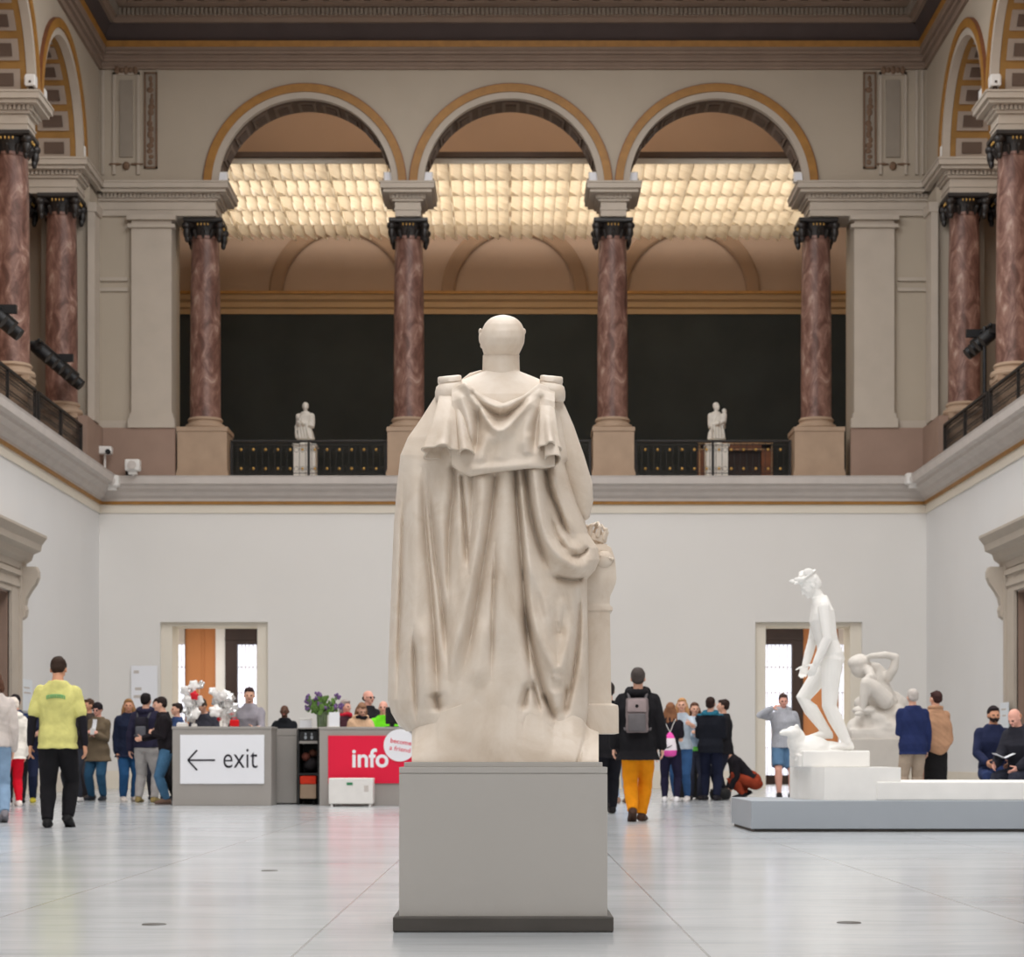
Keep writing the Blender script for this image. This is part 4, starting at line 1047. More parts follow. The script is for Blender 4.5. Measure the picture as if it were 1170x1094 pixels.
def torso_mb(mb, ps, d=0.0, z0=None, flare=0.0, z1=.86, fat=1.0):
    T = [t for t in TOR if t[0] <= z1 + 1e-6]
    if z0 is not None:
        rx0 = np.interp(z0, [t[0] for t in TOR], [t[1] for t in TOR]); ry0 = np.interp(z0, [t[0] for t in TOR], [t[2] for t in TOR])
        if z0 < .49: rx0, ry0 = .09 + flare, .068 + flare * .8
        elif flare: rx0 += flare; ry0 += flare
        T = [(z0, rx0, ry0, -.003)] + [t for t in T if t[0] > z0 + .012]
        T = [(z, max(rx, .088) if z < .55 and z0 < .49 else rx, max(ry, .063) if z < .55 and z0 < .49 else ry, y) for z, rx, ry, y in T]
    t = np.arange(28) * 2 * PI / 28; R = []
    for z, rx, ry, yo in T:
        k = (fat if z < .74 else 1.0); f_ = 1.0
        if ps.fem: f_ = np.interp(z, [.45, .52, .6, .66, .73, .8], [1.04, 1.05, .88, .86, .9, .9])
        c, s_ = np.cos(t), np.sin(t)
        q = np.stack([(rx * f_ * k + d) * np.sign(c) * np.abs(c) ** .85, yo + (ry * k * (f_ if not ps.fem else (f_ + .06)) + d) * np.sign(s_) * np.abs(s_) ** .9, np.full(28, z)], 1)
        R.append(ps.up(q))
    mb.rings(R)
def arm_mb(mb, arm, d=0.0, upto=1.0, fat=1.0):
    sd, sh, el, hd = arm
    ins = sh + (sh - el) * .08
    if upto <= .5:
        p = [ins, sh, sh + (el - sh) * upto * 2]; r = [.030, .031, .029]
    else:
        w = el + (hd - el) * min(1, (upto - .5) * 2)
        p = [ins, sh, (sh + el) / 2, el, (el + w) / 2, w]; r = [.030, .031, .027, .0225, .022, .0165]
    mb.tube(p, [q * fat + d for q in r], 12)
def hand_mb(mb, arm, curl=.5):
    sd, sh, el, hd = arm
    u = (hd - el) / np.linalg.norm(hd - el); n = V3(-sd, .15, 0); n = n - u * np.dot(n, u)
    if np.linalg.norm(n) < .2: n = V3(0, 0, -1) - u * np.dot(V3(0, 0, -1), u)
    n /= np.linalg.norm(n); l = np.cross(u, n) * sd
    if np.dot(l, V3(0, 1, .6)) < 0: l = -l
    c = hd + u * .024
    A = np.stack([l, n, u], 1)
    t = np.arange(12) * 2 * PI / 12
    mb.rings([hd + u * a + np.outer(np.cos(t), l) * w + np.outer(np.sin(t), n) * h for a, w, h in ((-.006, .014, .013), (.008, .019, .0115), (.028, .0235, .0105), (.046, .0235, .009), (.052, .02, .006))])
    for k, L in enumerate((.040, .046, .043, .034)):
        b = hd + u * (.046 - .003 * abs(k - 1.2)) + l * (.0180 - .012 * k)
        d1 = u * math.cos(curl * .6) + n * math.sin(curl * .6); d2 = u * math.cos(curl * 1.5) + n * math.sin(curl * 1.5); d3 = u * math.cos(curl * 2.1) + n * math.sin(curl * 2.1)
        mb.tube([b - u * .008, b, b + d1 * L * .45, b + d1 * L * .45 + d2 * L * .32, b + d1 * L * .45 + d2 * L * .32 + d3 * L * .23], [.0056, .0054, .005, .0047, .0042], 7)
    b = hd + u * .012 + l * .019
    dt = u * .75 + l * .55 + n * .35; dt /= np.linalg.norm(dt)
    mb.tube([b - l * .008, b + dt * .016, b + dt * .030 + n * .004, b + dt * .042 + n * .008], [.0075, .0066, .0058, .005], 7)
def leg_path(lg, d=0.0, upto=1.0, fat=1.0):
    sd, hip, kn, an, pt = lg
    if upto < 1.0:
        if upto <= .5: p = [hip + V3(0, 0, .01), hip + (kn - hip) * .35, hip + (kn - hip) * upto * 2]; r = [.053, .05, .043]
        else: p = [hip + V3(0, 0, .01), hip + (kn - hip) * .4, kn, kn + (an - kn) * (upto - .5) * 2]; r = [.053, .048, .037, .036]
    else: p = [hip + V3(0, 0, .01), hip + (kn - hip) * .4, kn, kn + (an - kn) * .33, an + (kn - an) * .12, an]; r = [.053, .048, .036, .036, .024, .022]
    return p, [q * fat + d for q in r]
def foot_mb(mb, lg, d=0.0):
    sd, hip, kn, an, pt = lg
    t = np.arange(14) * 2 * PI / 14; R = []
    for y, w, h, zc in ((-.036, .014, .012, -.024), (-.03, .0205, .021, -.018), (-.008, .0215, .032, -.008), (.03, .0225, .024, -.016), (.065, .026, .017, -.023), (.09, .023, .012, -.027), (.102, .012, .008, -.030)):
        q = np.stack([(w + d) * np.cos(t), np.full(14, y + (d if y > .08 else -d if y < -.03 else 0)), zc + (h + d * .8) * np.sin(t)], 1)
        q[:, 2] = np.maximum(q[:, 2], -.0415)
        R.append(an + q @ rotx(-pt).T @ rotz(-sd * .12).T)
    mb.rings(R)
def head_mb(mb, ps):
    def E(c, r, n=18, m=11):
        tmp = MB().ell(c, r, n, m); tmp.v = [ps.head(q) for q in tmp.v]; mb.add(np.concatenate(tmp.v), tmp.f)
    E((0, -.006, .944), (.0425, .0545, .0500)); E((0, .012, .918), (.0365, .042, .044)); E((0, .022, .897), (.026, .030, .026)); E((0, .012, .93), (.039, .044, .03))
    E((0, .046, .886), (.011, .010, .009)); E((0, .0525, .925), (.0065, .011, .016)); E((0, .0605, .917), (.008, .0085, .007)); E((0, .043, .942), (.028, .011, .007)); E((0, .049, .899), (.012, .006, .005))
    for s_ in (-1, 1):
        E((s_ * .0435, -.002, .924), (.006, .012, .017)); E((s_ * .022, .036, .916), (.013, .012, .012))
    mb.tube([ps.up((0, -.008, .80)), ps.up((0, -.006, .84)), ps.head((0, -.004, .885)), ps.head((0, -.004, .905))], [.036, .034, .031, .032], 14)
ppl = []
def person(label, px, Y, H, face=0, pose=None, skin='light', top=None, bottom=None, shoes=(40, 38, 38), hair=('short', (50, 38, 32)), extra=(), voxel=.0075, group=None, X=None, cat='person', bulk=0.0, zoff=0.0):
    ps = pose or Pose()
    r = thing('person', (PX(px, Y) if X is None else X, Y, zoff), label, cat, group, math.radians(face))
    S = Matrix.Scale(H, 4)
    mb = MB(); torso_mb(mb, ps, bulk); head_mb(mb, ps)
    for a in ps.arms: arm_mb(mb, a, bulk * .8); hand_mb(mb, a)
    for l in ps.legs:
        p, q = leg_path(l, bulk); mb.tube(p, q, 14); foot_mb(mb, l)
    mb.xf(S); me = remesh(mb, voxel, 2)
    o = link('body', me, ['skin_' + skin, 'eye_dark', 'lip'], r, True)
    c = np.empty(len(me.polygons) * 3); me.polygons.foreach_get('center', c); c = c.reshape(-1, 3) / H
    mi = np.zeros(len(c), int)
    def near(p, rad): return (((c - ps.head(p)) / rad) ** 2).sum(1) < 1
    for s_ in (-1, 1): mi[near((s_ * .0165, .05, .931), (.0085, .02, .0055))] = 1
    mi[near((0, .052, .899), (.013, .02, .005))] = 2
    me.polygons.foreach_set('material_index', mi)
    seed = len(ppl) * 13 + 3; ppl.append(r)
    def garment(name, mb, m, vox=.011, wr=.005, smooth=3, mats=None, reg=None, sc=22):
        mb.xf(S); g = remesh(mb, vox, smooth); v = verts(g); n = normals(g)
        setverts(g, v + n * (wob(v, sc, seed) * wr)[:, None])
        g_o = link(name, g, m if mats is None else mats, r, True)
        if reg is not None:
            c = np.empty(len(g.polygons) * 3); g.polygons.foreach_get('center', c); c = c.reshape(-1, 3) / H
            g.polygons.foreach_set('material_index', reg(c, ps).astype(int))
        return g_o
    if bottom:
        kind, col = bottom[0], cloth(bottom[1])
        mb = MB()
        if kind == 'skirt':
            t = np.arange(26) * 2 * PI / 26; z0 = bottom[2] if len(bottom) > 2 else .08
            mb.rings([ps.up(np.stack([rx * np.cos(t), ry * np.sin(t), np.full(26, z)], 1)) for z, rx, ry in ((.60, .085, .06), (.53, .1, .075), (.4, .106, .082), (.25, .104, .085), (z0, .108, .09))])
        else:
            torso_mb(mb, ps, .009, None, 0, .60)
            if ps.up((0, 0, .47))[2] < .4:
                for l in ps.legs: mb.ell(l[1], (.068, .068, .068))
                mb.ell(ps.up((0, -.015, .5)), (.1, .088, .08)); mb.ell(ps.up((0, -.02, .55)), (.1, .08, .07)); mb.ell(ps.up((0, .0, .455)), (.09, .085, .062))
            for l in ps.legs:
                p, q = leg_path(l, .0, .42 if kind == 'shorts' else 1.0, 1.0)
                q = [a + (.012 if kind != 'slim' else .007) + (.012 * i / len(q) if kind == 'shorts' else (.006 if kind == 'wide' and i > 2 else 0)) for i, a in enumerate(q)]
                if kind != 'shorts': p[-1] = p[-1] + V3(0, 0, .004)
                mb.tube(p, q, 14, ends=False)
        garment('skirt' if kind == 'skirt' else 'shorts' if kind == 'shorts' else 'trousers', mb, col)
    if top:
        kind, rgb = top['kind'], cloth(top['rgb'])
        mb = MB(); d = top.get('d', .013)
        torso_mb(mb, ps, d, top.get('hem', .49), top.get('flare', .004), .86, top.get('fat', 1.0))
        for a in ps.arms: arm_mb(mb, a, d * .75, top.get('sleeve', .97))
        if top.get('hood'):
            for a in np.linspace(-2.4, 2.4, 11):
                mb.ell(ps.up((.058 * math.sin(a), -.02 - .045 * math.cos(a), .845 - .012 * math.cos(a))), (.03, .03, .026), 10, 7)
        if top.get('collar'):
            t = np.arange(20) * 2 * PI / 20; mb.rings([ps.up(np.stack([rr * np.cos(t), -.004 + rr * .9 * np.sin(t), np.full(20, z)], 1)) for rr, z in ((.05, .82), (.047, .862), (.036, .862), (.036, .83))])
        garment(kind, mb, rgb, mats=[rgb] + [cloth(q) for q in top.get('more', [])] if top.get('reg') else None, reg=top.get('reg'), wr=top.get('wr', .006))
    if shoes is not None:
        sm = cloth(shoes, 0.6)
        for l in ps.legs:
            mb = MB(); foot_mb(mb, l, .006); mb.xf(S); ob('shoe', mb, sm, r, smooth=True, angle=80)
    if hair:
        kind, rgb = hair[0], cloth(hair[1], .7); mb = MB()
        def E(c, rad):
            tmp = MB().ell(c, rad, 20, 12); tmp.v = [ps.head(q) for q in tmp.v]; mb.add(np.concatenate(tmp.v), tmp.f)
        nm = 'hair'
        if kind in ('short', 'long', 'bob', 'bun', 'curly'):
            E((0, -.014, .951), (.0475, .0555, .052)); E((0, -.03, .925), (.043, .034, .036)); E((0, .018, .977), (.036, .032, .017))
            for s_ in (-1, 1): E((s_ * .039, -.014, .944), (.008, .02, .018))
        if kind in ('long', 'bob'):
            zl = .80 if kind == 'long' else .875
            for s_ in (-1, -.33, .33, 1):
                a = ps.head((s_ * .036, -.03 + .012 * abs(s_), .93)); b = ps.head((s_ * .047, -.034 + .016 * abs(s_), .88)); e = ps.up((s_ * .055, -.062 + .03 * abs(s_), zl))
                mb.tube([a, b, e] if kind == 'long' else [a, b], [.024, .026, .018] if kind == 'long' else [.024, .022], 10)
        if kind == 'bun': E((0, -.07, .955), (.026, .024, .026))
        if kind == 'curly':
            for q in range(16): E((.045 * math.sin(q * 2.4), -.02 + .03 * math.cos(q * 1.7), .93 + .0045 * q), (.022, .022, .022))
        if kind == 'fringe':   # ring of hair round a bald crown
            E((0, -.02, .925), (.0475, .046, .03))
        if kind == 'beanie':
            nm = 'beanie'; E((0, -.008, .957), (.0495, .058, .053)); E((0, -.006, .94), (.051, .059, .018)); E((0, -.03, .93), (.045, .036, .03))
        garment(nm, mb, rgb, .009, .0045, 2, sc=40)
    for x in extra:
        if x[0] == 'beard':
            mb = MB()
            for c, rad in (((0, .030, .893), (.031, .03, .02)), ((.026, .02, .908), (.012, .026, .022)), ((-.026, .02, .908), (.012, .026, .022)), ((0, .054, .907), (.016, .007, .004))):
                tmp = MB().ell(c, rad, 16, 10); tmp.v = [ps.head(q) for q in tmp.v]; mb.add(np.concatenate(tmp.v), tmp.f)
            garment('beard', mb, cloth(x[1], .7), .008, .004, 1, sc=40)
        if x[0] == 'scarf':
            mb = MB()
            for a in np.linspace(0, 2 * PI, 13)[:-1]: mb.ell(ps.up((.047 * math.sin(a), .002 + .044 * math.cos(a), .852 + .006 * math.sin(3 * a))), (.024, .024, .022), 10, 7)
            garment('scarf', mb, cloth(x[1]), .011, .006)
        if x[0] == 'glasses':
            mb = MB()
            for s_ in (-1, 1):
                tmp = MB().ell((s_ * .0175, .0545, .931), (.0135, .004, .010), 14, 7); tmp.v = [ps.head(q) for q in tmp.v]; mb.add(np.concatenate(tmp.v), tmp.f)
                mb.tube([ps.head((s_ * .03, .05, .934)), ps.head((s_ * .044, .0, .933))], .002, 6)
            mb.tube([ps.head((-.006, .057, .933)), ps.head((.006, .057, .933))], .002, 6)
            mb.xf(S); ob('glasses', mb, 'plastic_black', r, smooth=True)
        if x[0] == 'arm_sleeves':
            for a in ps.arms:
                mb = MB(); sd, sh, el, hd = a; mb.tube([el + (sh - el) * .1, el, (el + hd) / 2, hd + (el - hd) * .02], [.027, .0265, .025, .0195], 12); garment('arm_sleeve', mb, cloth(x[1]), .009, .002)
        if x[0] == 'apron_panel':
            mb = MB(); 
            q = ps.up(np.array([(-.03, .083, .60), (.03, .083, .60), (.03, .078, .82), (-.03, .078, .82)])); w_ = ps.up(np.array([(-.03, .06, .60), (.03, .06, .60), (.03, .05, .82), (-.03, .05, .82)]))
            mb.rings([w_, q]); garment('shirt_front', mb, cloth(x[1]), .009, .003)
        if x[0] == 'poncho':
            mb = MB(); t = np.arange(30) * 2 * PI / 30
            mb.rings([ps.up(np.stack([rx * np.cos(t), -.004 + ry * np.sin(t), np.full(30, z) + (0 if z > .6 else .03 * np.cos(2 * t))], 1)) for z, rx, ry in ((.85, .042, .036), (.82, .085, .055), (.79, .118, .07), (.72, .135, .085), (.62, .155, .1), (.545, .165, .105), (.47, .10, .085))])
            for a in np.linspace(0, 2 * PI, 13)[:-1]: mb.ell(ps.up((.045 * math.sin(a), -.004 + .04 * math.cos(a), .853)), (.024, .024, .018), 10, 7)
            garment('poncho', mb, cloth(x[1]), .011, .012, sc=14)
    return r, ps, H
def on_person(pr, p):
    """point in the person's own frame (height units) to world"""
    r, ps, H = pr; a = r.rotation_euler.z
    return np.array(r.location) + rotz(a) @ (np.asarray(p, float) * H)
def backpack(pr, label, rgb, rgb2, w=.075, h=.2, top=.80, d=.055, emblem=None, soft=False):
    r, ps, H = pr
    b = thing('backpack', tuple(r.location), label, 'backpack', None, r.rotation_euler.z)
    S = Matrix.Scale(H, 4)
    yb = -.082
    def rb(x0, x1, y0, y1, z0, z1):
        q = MB().box(x0, x1, y0, y1, z0, z1, .012); q.v = [ps.up(v) for v in q.v]; q.xf(S); return q
    mb = rb(-w, w, yb - d, yb, top - h, top); me = remesh(mb, .009, 4); v = verts(me); setverts(me, v + normals(me) * (wob(v, 20, 5) * .006)[:, None]); link('bag_body', me, cloth(rgb), b, True)
    ob('front_pocket', rb(-w * .78, w * .78, yb - d - .022, yb - d + .01, top - h * .97, top - h * .45), cloth(rgb2), b, smooth=True)
    ob('flap', rb(-w * .85, w * .85, yb - d - .012, yb - d + .01, top - h * .42, top - h * .04), cloth(tuple(min(255, int(c * 1.25)) for c in rgb)), b, smooth=True)
    for s_ in (-1, 1):
        mb = MB().tube([ps.up(p) for p in ((s_ * .05, yb, top - .01), (s_ * .06, -.05, top + .045), (s_ * .066, .02, top + .03), (s_ * .07, .075, top - .05), (s_ * .085, .04, top - .13), (s_ * .08, yb + .01, top - h + .02))], (.012, .006), 8) if False else MB().tube([ps.up(p) for p in ((s_ * .05, yb, top - .01), (s_ * .062, -.055, top + .04), (s_ * .068, .02, top + .035), (s_ * .072, .078, top - .05), (s_ * .1, .045, top - .14), (s_ * .08, yb + .01, top - h + .02))], [.009] * 6, 8)
        mb.xf(S); ob('strap', mb, cloth(rgb2), b, smooth=True)
    if emblem:
        mb = MB().ell((0, yb - d - .012, top - h * .24), (.011, .004, .011), 14, 8); mb.v = [ps.up(v) for v in mb.v]; mb.xf(S); ob('emblem', mb, cloth(emblem), b, smooth=True)
    return b
W1 = dict(feetL=(.05, .10, .042, 0), feetR=(.05, -.10, .065, .35))
W2 = dict(feetL=(.05, -.12, .07, .45), feetR=(.05, .08, .042, 0))
def JK(rgb, kind='jacket', **k): return dict(kind=kind, rgb=rgb, **k)
BLK, NAVY, JEAN = (30, 29, 32), (32, 38, 58), (62, 96, 132)
A = person('person in a yellow T-shirt and black trousers walking away on the left', 66, 22.2, 1.79, 4, Pose(arms=('loose', 'loose'), pitch=.45, feetL=(.055, -.03, .042, 0), feetR=(.05, .05, .06, .4)), 'mid', JK((210, 205, 128), 'shirt', hem=.46, sleeve=.36, d=.012, flare=.008, fat=1.12), ('trousers', BLK), (28, 28, 30), ('short', (52, 38, 30)), (('arm_sleeves', (34, 32, 38)),), .006)
# greenish print across the shoulders
r_, ps_, H_ = A; mb = MB(); rr = random.Random(4)
for k in range(11):
    x = -.05 + k * .01; mb.tube([ps_.up((x, -.083 + .25 * abs(x) ** 1.6, .755 - 3 * x * x)), ps_.up((x + rr.uniform(-.003, .003), -.0825 + .25 * abs(x) ** 1.6, .772 - 3 * x * x))], .0035, 6)
mb.tube([ps_.up((-.05 + k * .01, -.083 + .25 * abs(-.05 + k * .01) ** 1.6, .772 - 3 * (-.05 + k * .01) ** 2)) for k in range(11)], .003, 6)
mb.xf(Matrix.Scale(H_, 4)); ob('shirt_print', mb, cloth((120, 178, 120)), r_, smooth=True)

B = person('person in mustard trousers and black hooded coat walking away with a backpack', 729, 24.4, 1.76, -6, Pose(arms=('loose', 'loose'), feetL=(.03, -.10, .07, .5), feetR=(.02, .06, .042, 0)), 'light', JK(BLK, 'coat', hem=.40, flare=.02, d=.022, hood=True, fat=1.15), ('trousers', (226, 142, 22)), (70, 50, 40), ('short', (72, 65, 62)), (), .006)
backpack(B, 'grey backpack with a dark dot on its pale flap, on the person in mustard trousers', (124, 112, 112), (104, 100, 102), .072, .225, .80, .06, (30, 28, 30))
person('person in a white jacket and red trousers at the left picture edge', 15, 31.8, 1.62, 30, Pose(arms=('front', 'down'), fem=True), 'light', JK((236, 230, 220), 'jacket', hem=.44, d=.022, hood=True, flare=.01), ('slim', (214, 24, 46)), (226, 214, 208), ('beanie', (232, 220, 208)))
person('person in a pale grey jacket and light jeans, half cut by the left picture edge', -7, 24.0, 1.70, 25, Pose(arms=('down', 'down'), **W1), 'light', JK((206, 196, 190), 'jacket', hem=.5, d=.018), ('trousers', (132, 158, 186)), (120, 116, 122), ('bob', (96, 66, 52)))
person('person with black hair and navy top standing behind the white jacket on the left', 17.5, 34.0, 1.74, 15, Pose(), 'light', JK((40, 52, 84), 'jacket', hem=.48), ('trousers', BLK), (30, 30, 32), ('short', (36, 30, 32)))
person('person in dark blue with yellow shoes, mostly hidden behind the yellow T-shirt', 44, 34.6, 1.66, 200, Pose(arms=('front', 'front')), 'light', JK((42, 44, 62), 'jacket', hem=.46), ('trousers', (36, 42, 66)), (196, 180, 60), ('short', (60, 46, 38)))
person('person in a dark coat half hidden behind the right arm of the yellow T-shirt', 86, 35.0, 1.70, 150, Pose(arms=('chest', 'down'), yaw=.2), 'mid', JK((44, 40, 42), 'coat', hem=.42, d=.018), ('trousers', (52, 54, 62)), (206, 202, 200), ('bob', (66, 52, 46)))
person('person with brown hair looking over the shoulder of the black beanie', 101, 37.6, 1.77, 140, Pose(), 'mid', JK((66, 58, 54), 'jacket', hem=.46), ('trousers', (70, 66, 70)), (70, 62, 60), ('short', (78, 56, 44)))
C_ = person('person in a green-brown coat and black beanie looking down at a phone', 112, 36.2, 1.66, 165, Pose(arms=('phone', 'chest'), fem=True, pitch=.15, feetL=(.07, .02, .042, 0), feetR=(.07, 0, .042, 0)), 'pink', JK((108, 94, 76), 'coat', hem=.40, flare=.02, d=.02, fat=1.08, reg=lambda c, ps: (np.abs(c[:, 0] - .008) < .022) & (c[:, 1] > .05) & (c[:, 2] > .68) & (c[:, 2] < .83), more=[(222, 224, 228)]), ('trousers', (48, 84, 112)), (40, 42, 50), ('beanie', (34, 28, 32)), (('glasses',),))
p_ = on_person(C_, C_[1].arms[0][3] + V3(.01, .045, .02))
o = thing('phone', tuple(p_), 'pale phone held by the person in the black beanie', 'phone'); ob('case', MB().box(-.035, .035, -.012, 0, -.05, .06, .006), 'plastic_white', o); ob('screen', MB().box(-.03, .03, .0, .004, -.04, .05), 'ink', o)
person('person with long fair hair, navy coat and jeans left of the grey trousers', 147, 35.4, 1.71, 205, Pose(arms=('down', 'down'), fem=True, yaw=-.3), 'mid', JK((30, 36, 56), 'coat', hem=.43, d=.024, flare=.012, fat=1.1, collar=True), ('trousers', (44, 86, 130)), (222, 212, 204), ('long', (150, 112, 74)))
D = person('person in a navy hooded top, grey trousers and black backpack by the exit desk', 167, 34.6, 1.78, -12, Pose(arms=('loose', 'front'), feetL=(.075, .0, .042, 0), feetR=(.07, .02, .042, 0)), 'light', JK((44, 42, 62), 'jacket', hem=.50, d=.02, hood=True), ('trousers', (168, 164, 162)), (146, 128, 84), ('short', (32, 28, 30)))
backpack(D, 'black backpack with a grey lower pocket on the navy hooded top', (36, 35, 42), (96, 96, 102), .06, .19, .78, .045)
person('person with dark hair facing the camera behind the black backpack', 180, 37.0, 1.76, 190, Pose(), 'light', JK((40, 40, 56), 'jacket'), ('trousers', (50, 50, 60)), (40, 40, 44), ('short', (50, 42, 40)))
person('person in a black jacket and jeans leaning an elbow on the exit desk', 190.5, 33.4, 1.69, 100, Pose(arms=('chest', 'desk'), lean=.12, pitch=.1), 'light', JK((34, 30, 34), 'jacket', hem=.47, d=.018), ('trousers', (70, 108, 140)), (120, 96, 84), ('short', (44, 34, 32)))
person('person in blue with dark hair between the black jacket and the exit desk', 202, 36.2, 1.66, 120, Pose(), 'light', JK((52, 70, 108), 'jacket'), ('trousers', BLK), (40, 40, 44), ('short', (48, 38, 36)))
person('person in dark grey bending over the exit desk between the silver balloons', 238, 34.0, 1.72, 165, Pose(arms=('desk', 'desk'), lean=.32, pitch=.3, yaw=-.3), 'light', JK((66, 66, 76), 'jacket', hem=.49), ('trousers', BLK), (40, 40, 44), ('short', (78, 70, 62)))
person('person in a light grey shirt standing behind the exit desk', 285, 34.2, 1.86, 165, Pose(arms=('desk', 'hip'), yaw=.35, pitch=.1), 'light', JK((150, 146, 154), 'shirt', hem=.48, d=.012, sleeve=.6, collar=True), ('trousers', BLK), (40, 40, 44), ('short', (54, 40, 42)))
person('person in a black suit behind the lower grey counter right of the exit sign', 325, 37.5, 1.66, 160, Pose(arms=('desk', 'desk'), yaw=.3), 'dark', JK((26, 28, 32), 'jacket', hem=.48, d=.02, collar=True), ('trousers', BLK), (30, 30, 32), ('fringe', (30, 26, 26)))
person('person with greying hair and a red scarf beside the flower vase', 395, 35.0, 1.68, 230, Pose(arms=('front', 'front'), fem=True), 'pink', JK((70, 42, 50), 'jacket', hem=.46, d=.018), ('trousers', BLK), (40, 40, 44), ('bob', (156, 142, 138)), (('scarf', (196, 40, 60)),))
person('person with a bald crown and glasses in a dark jacket, tallest behind the info desk', 421, 36.0, 1.87, 225, Pose(arms=('front', 'front')), 'pink', JK((40, 38, 42), 'jacket', hem=.46, d=.016, collar=True), ('trousers', BLK), (40, 40, 44), ('fringe', (70, 56, 50)), (('glasses',),))
person('person in a beige hooded top bending over the info desk', 411, 34.1, 1.62, 200, Pose(arms=('desk', 'chest'), fem=True, lean=.12, pitch=.35), 'light', JK((214, 178, 146), 'jacket', hem=.48, d=.02, hood=True), ('trousers', BLK), (40, 40, 44), ('bob', (140, 104, 80)), (('scarf', (34, 32, 38)),))
person('person in a bright green shirt beside the black monitor on the info desk', 438, 34.7, 1.66, 200, Pose(arms=('desk', 'desk'), yaw=-.4), 'pink', JK((110, 214, 40), 'shirt', hem=.48), ('trousers', BLK), (40, 40, 44), ('fringe', (180, 150, 138)))
person('person in black seen in the gap beside the statue pedestal', 695, 27.8, 1.72, 10, Pose(arms=('loose', 'loose'), **W2), 'light', JK(BLK, 'coat', hem=.42, d=.02), ('trousers', (28, 28, 34)), (34, 32, 34), ('short', (50, 42, 40)))
person('person in pale jeans half hidden behind the mustard trousers', 711, 34.4, 1.66, 20, Pose(fem=True), 'light', JK((70, 66, 76), 'jacket', hem=.48), ('slim', (168, 186, 212)), (150, 120, 104), ('bob', (80, 60, 50)))
G = person('person with wavy brown hair carrying a pink and white string bag', 766, 34.9, 1.63, -10, Pose(arms=('loose', 'front'), fem=True, feetL=(.06, .02, .042, 0), feetR=(.065, -.02, .042, 0)), 'light', JK((34, 31, 38), 'shirt', hem=.50, sleeve=.36), ('slim', (36, 34, 56)), (226, 224, 226), ('long', (134, 92, 66)))
person('person with long blond hair hugging the shoulders of the brown-haired one', 779, 35.7, 1.73, 160, Pose(arms=('hug', 'hug'), fem=True, yaw=.2), 'light', JK((176, 188, 200), 'shirt', hem=.5, sleeve=.4), ('slim', (54, 88, 132)), (232, 228, 226), ('long', (190, 144, 98)))
person('person in pale blue and green facing the camera beside the black waste bin', 794, 36.6, 1.68, 185, Pose(arms=('chest', 'chest'), fem=True), 'light', JK((176, 196, 216), 'shirt', hem=.5, reg=lambda c, ps: (c[:, 2] < .545), more=[(110, 200, 84)]), ('trousers', (60, 62, 76)), (60, 56, 60), ('bob', (96, 66, 52)))
person('person in a black jacket with teal collar seen from behind', 812, 36.2, 1.76, -15, Pose(arms=('front', 'front'), feetL=(.06, .04, .042, 0), feetR=(.06, -.03, .042, 0)), 'light', JK((28, 30, 38), 'jacket', hem=.46, d=.024, hood=True, fat=1.1, reg=lambda c, ps: c[:, 2] > .822, more=[(40, 104, 128)]), ('trousers', (30, 34, 54)), (36, 34, 40), ('short', (48, 34, 30)))
person('person in black with dark hair, right side of the talking group', 826, 37.2, 1.75, 100, Pose(arms=('chest', 'front'), yaw=-.3), 'light', JK((34, 33, 37), 'jacket', hem=.45, d=.022, fat=1.1), ('trousers', (34, 36, 50)), (36, 34, 40), ('short', (50, 38, 34)))
person('person crouching on the floor in a black top and rust-red trousers', 849, 38.2, 1.68, 95, Pose(arms=('reach', 'reach'), drop=.315, shift=-.10, lean=.78, pitch=-.1, feetL=(.07, .02, .042, 0), feetR=(.07, -.06, .07, .5)), 'light', JK((34, 31, 36), 'jacket', hem=.52, d=.018), ('trousers', (150, 62, 40)), (36, 34, 38), ('curly', (120, 80, 56)))
person('person in a grey sweater and denim shorts shading the eyes with one hand', 895, 38.3, 1.88, 180, Pose(arms=('loose', 'brow'), pitch=.1, feetL=(.08, -.02, .042, 0), feetR=(.05, .08, .042, 0)), 'pink', JK((174, 176, 184), 'sweater', hem=.48, d=.02, hood=True, fat=1.05), ('shorts', (92, 124, 156)), (34, 33, 36), ('short', (74, 56, 52)))
person('person with white hair, navy jacket and beige trousers looking at the far sculpture', 1043, 31.9, 1.76, 8, Pose(arms=('front', 'down'), lean=.03), 'light', JK((38, 48, 88), 'jacket', hem=.44, d=.02, fat=1.12), ('wide', (176, 158, 140)), (60, 52, 48), ('short', (190, 182, 176)))
person('person in a light brown poncho and black skirt beside the navy jacket', 1069, 32.3, 1.74, 14, Pose(arms=('chest', 'chest'), fem=True, yaw=.3), 'light', JK((184, 142, 112), 'jacket', hem=.5), ('skirt', (30, 29, 30), .1), (30, 30, 32), ('short', (62, 40, 38)), (('poncho', (184, 142, 112)),))
SIT = dict(drop=.19, shift=-.02, feetL=(.07, .24, .042, 0), feetR=(.07, .24, .042, 0))
person('bearded person in navy sitting on the black bench', 1135, 28.55, 1.76, 178, Pose(arms=('lap', 'lap'), lean=.08, yaw=.1, **SIT), 'mid', JK((38, 44, 72), 'jacket', hem=.5, d=.02, collar=True), ('trousers', (46, 58, 96)), (40, 38, 40), ('short', (38, 30, 32)), (('beard', (40, 30, 30)),))
E_ = person('person with receding hair in a black coat sitting at the right picture edge', 1169, 27.9, 1.74, 130, Pose(arms=('lap', 'reach'), lean=.25, pitch=.3, **SIT), 'pink', JK((44, 44, 52), 'coat', hem=.5, d=.024, fat=1.15), ('trousers', (48, 50, 62)), (40, 38, 40), ('fringe', (190, 130, 100)))
o = thing('brochure', (PX(1146, 27.75), 27.7, .72), 'open white brochure held over the knees on the black bench', 'brochure')
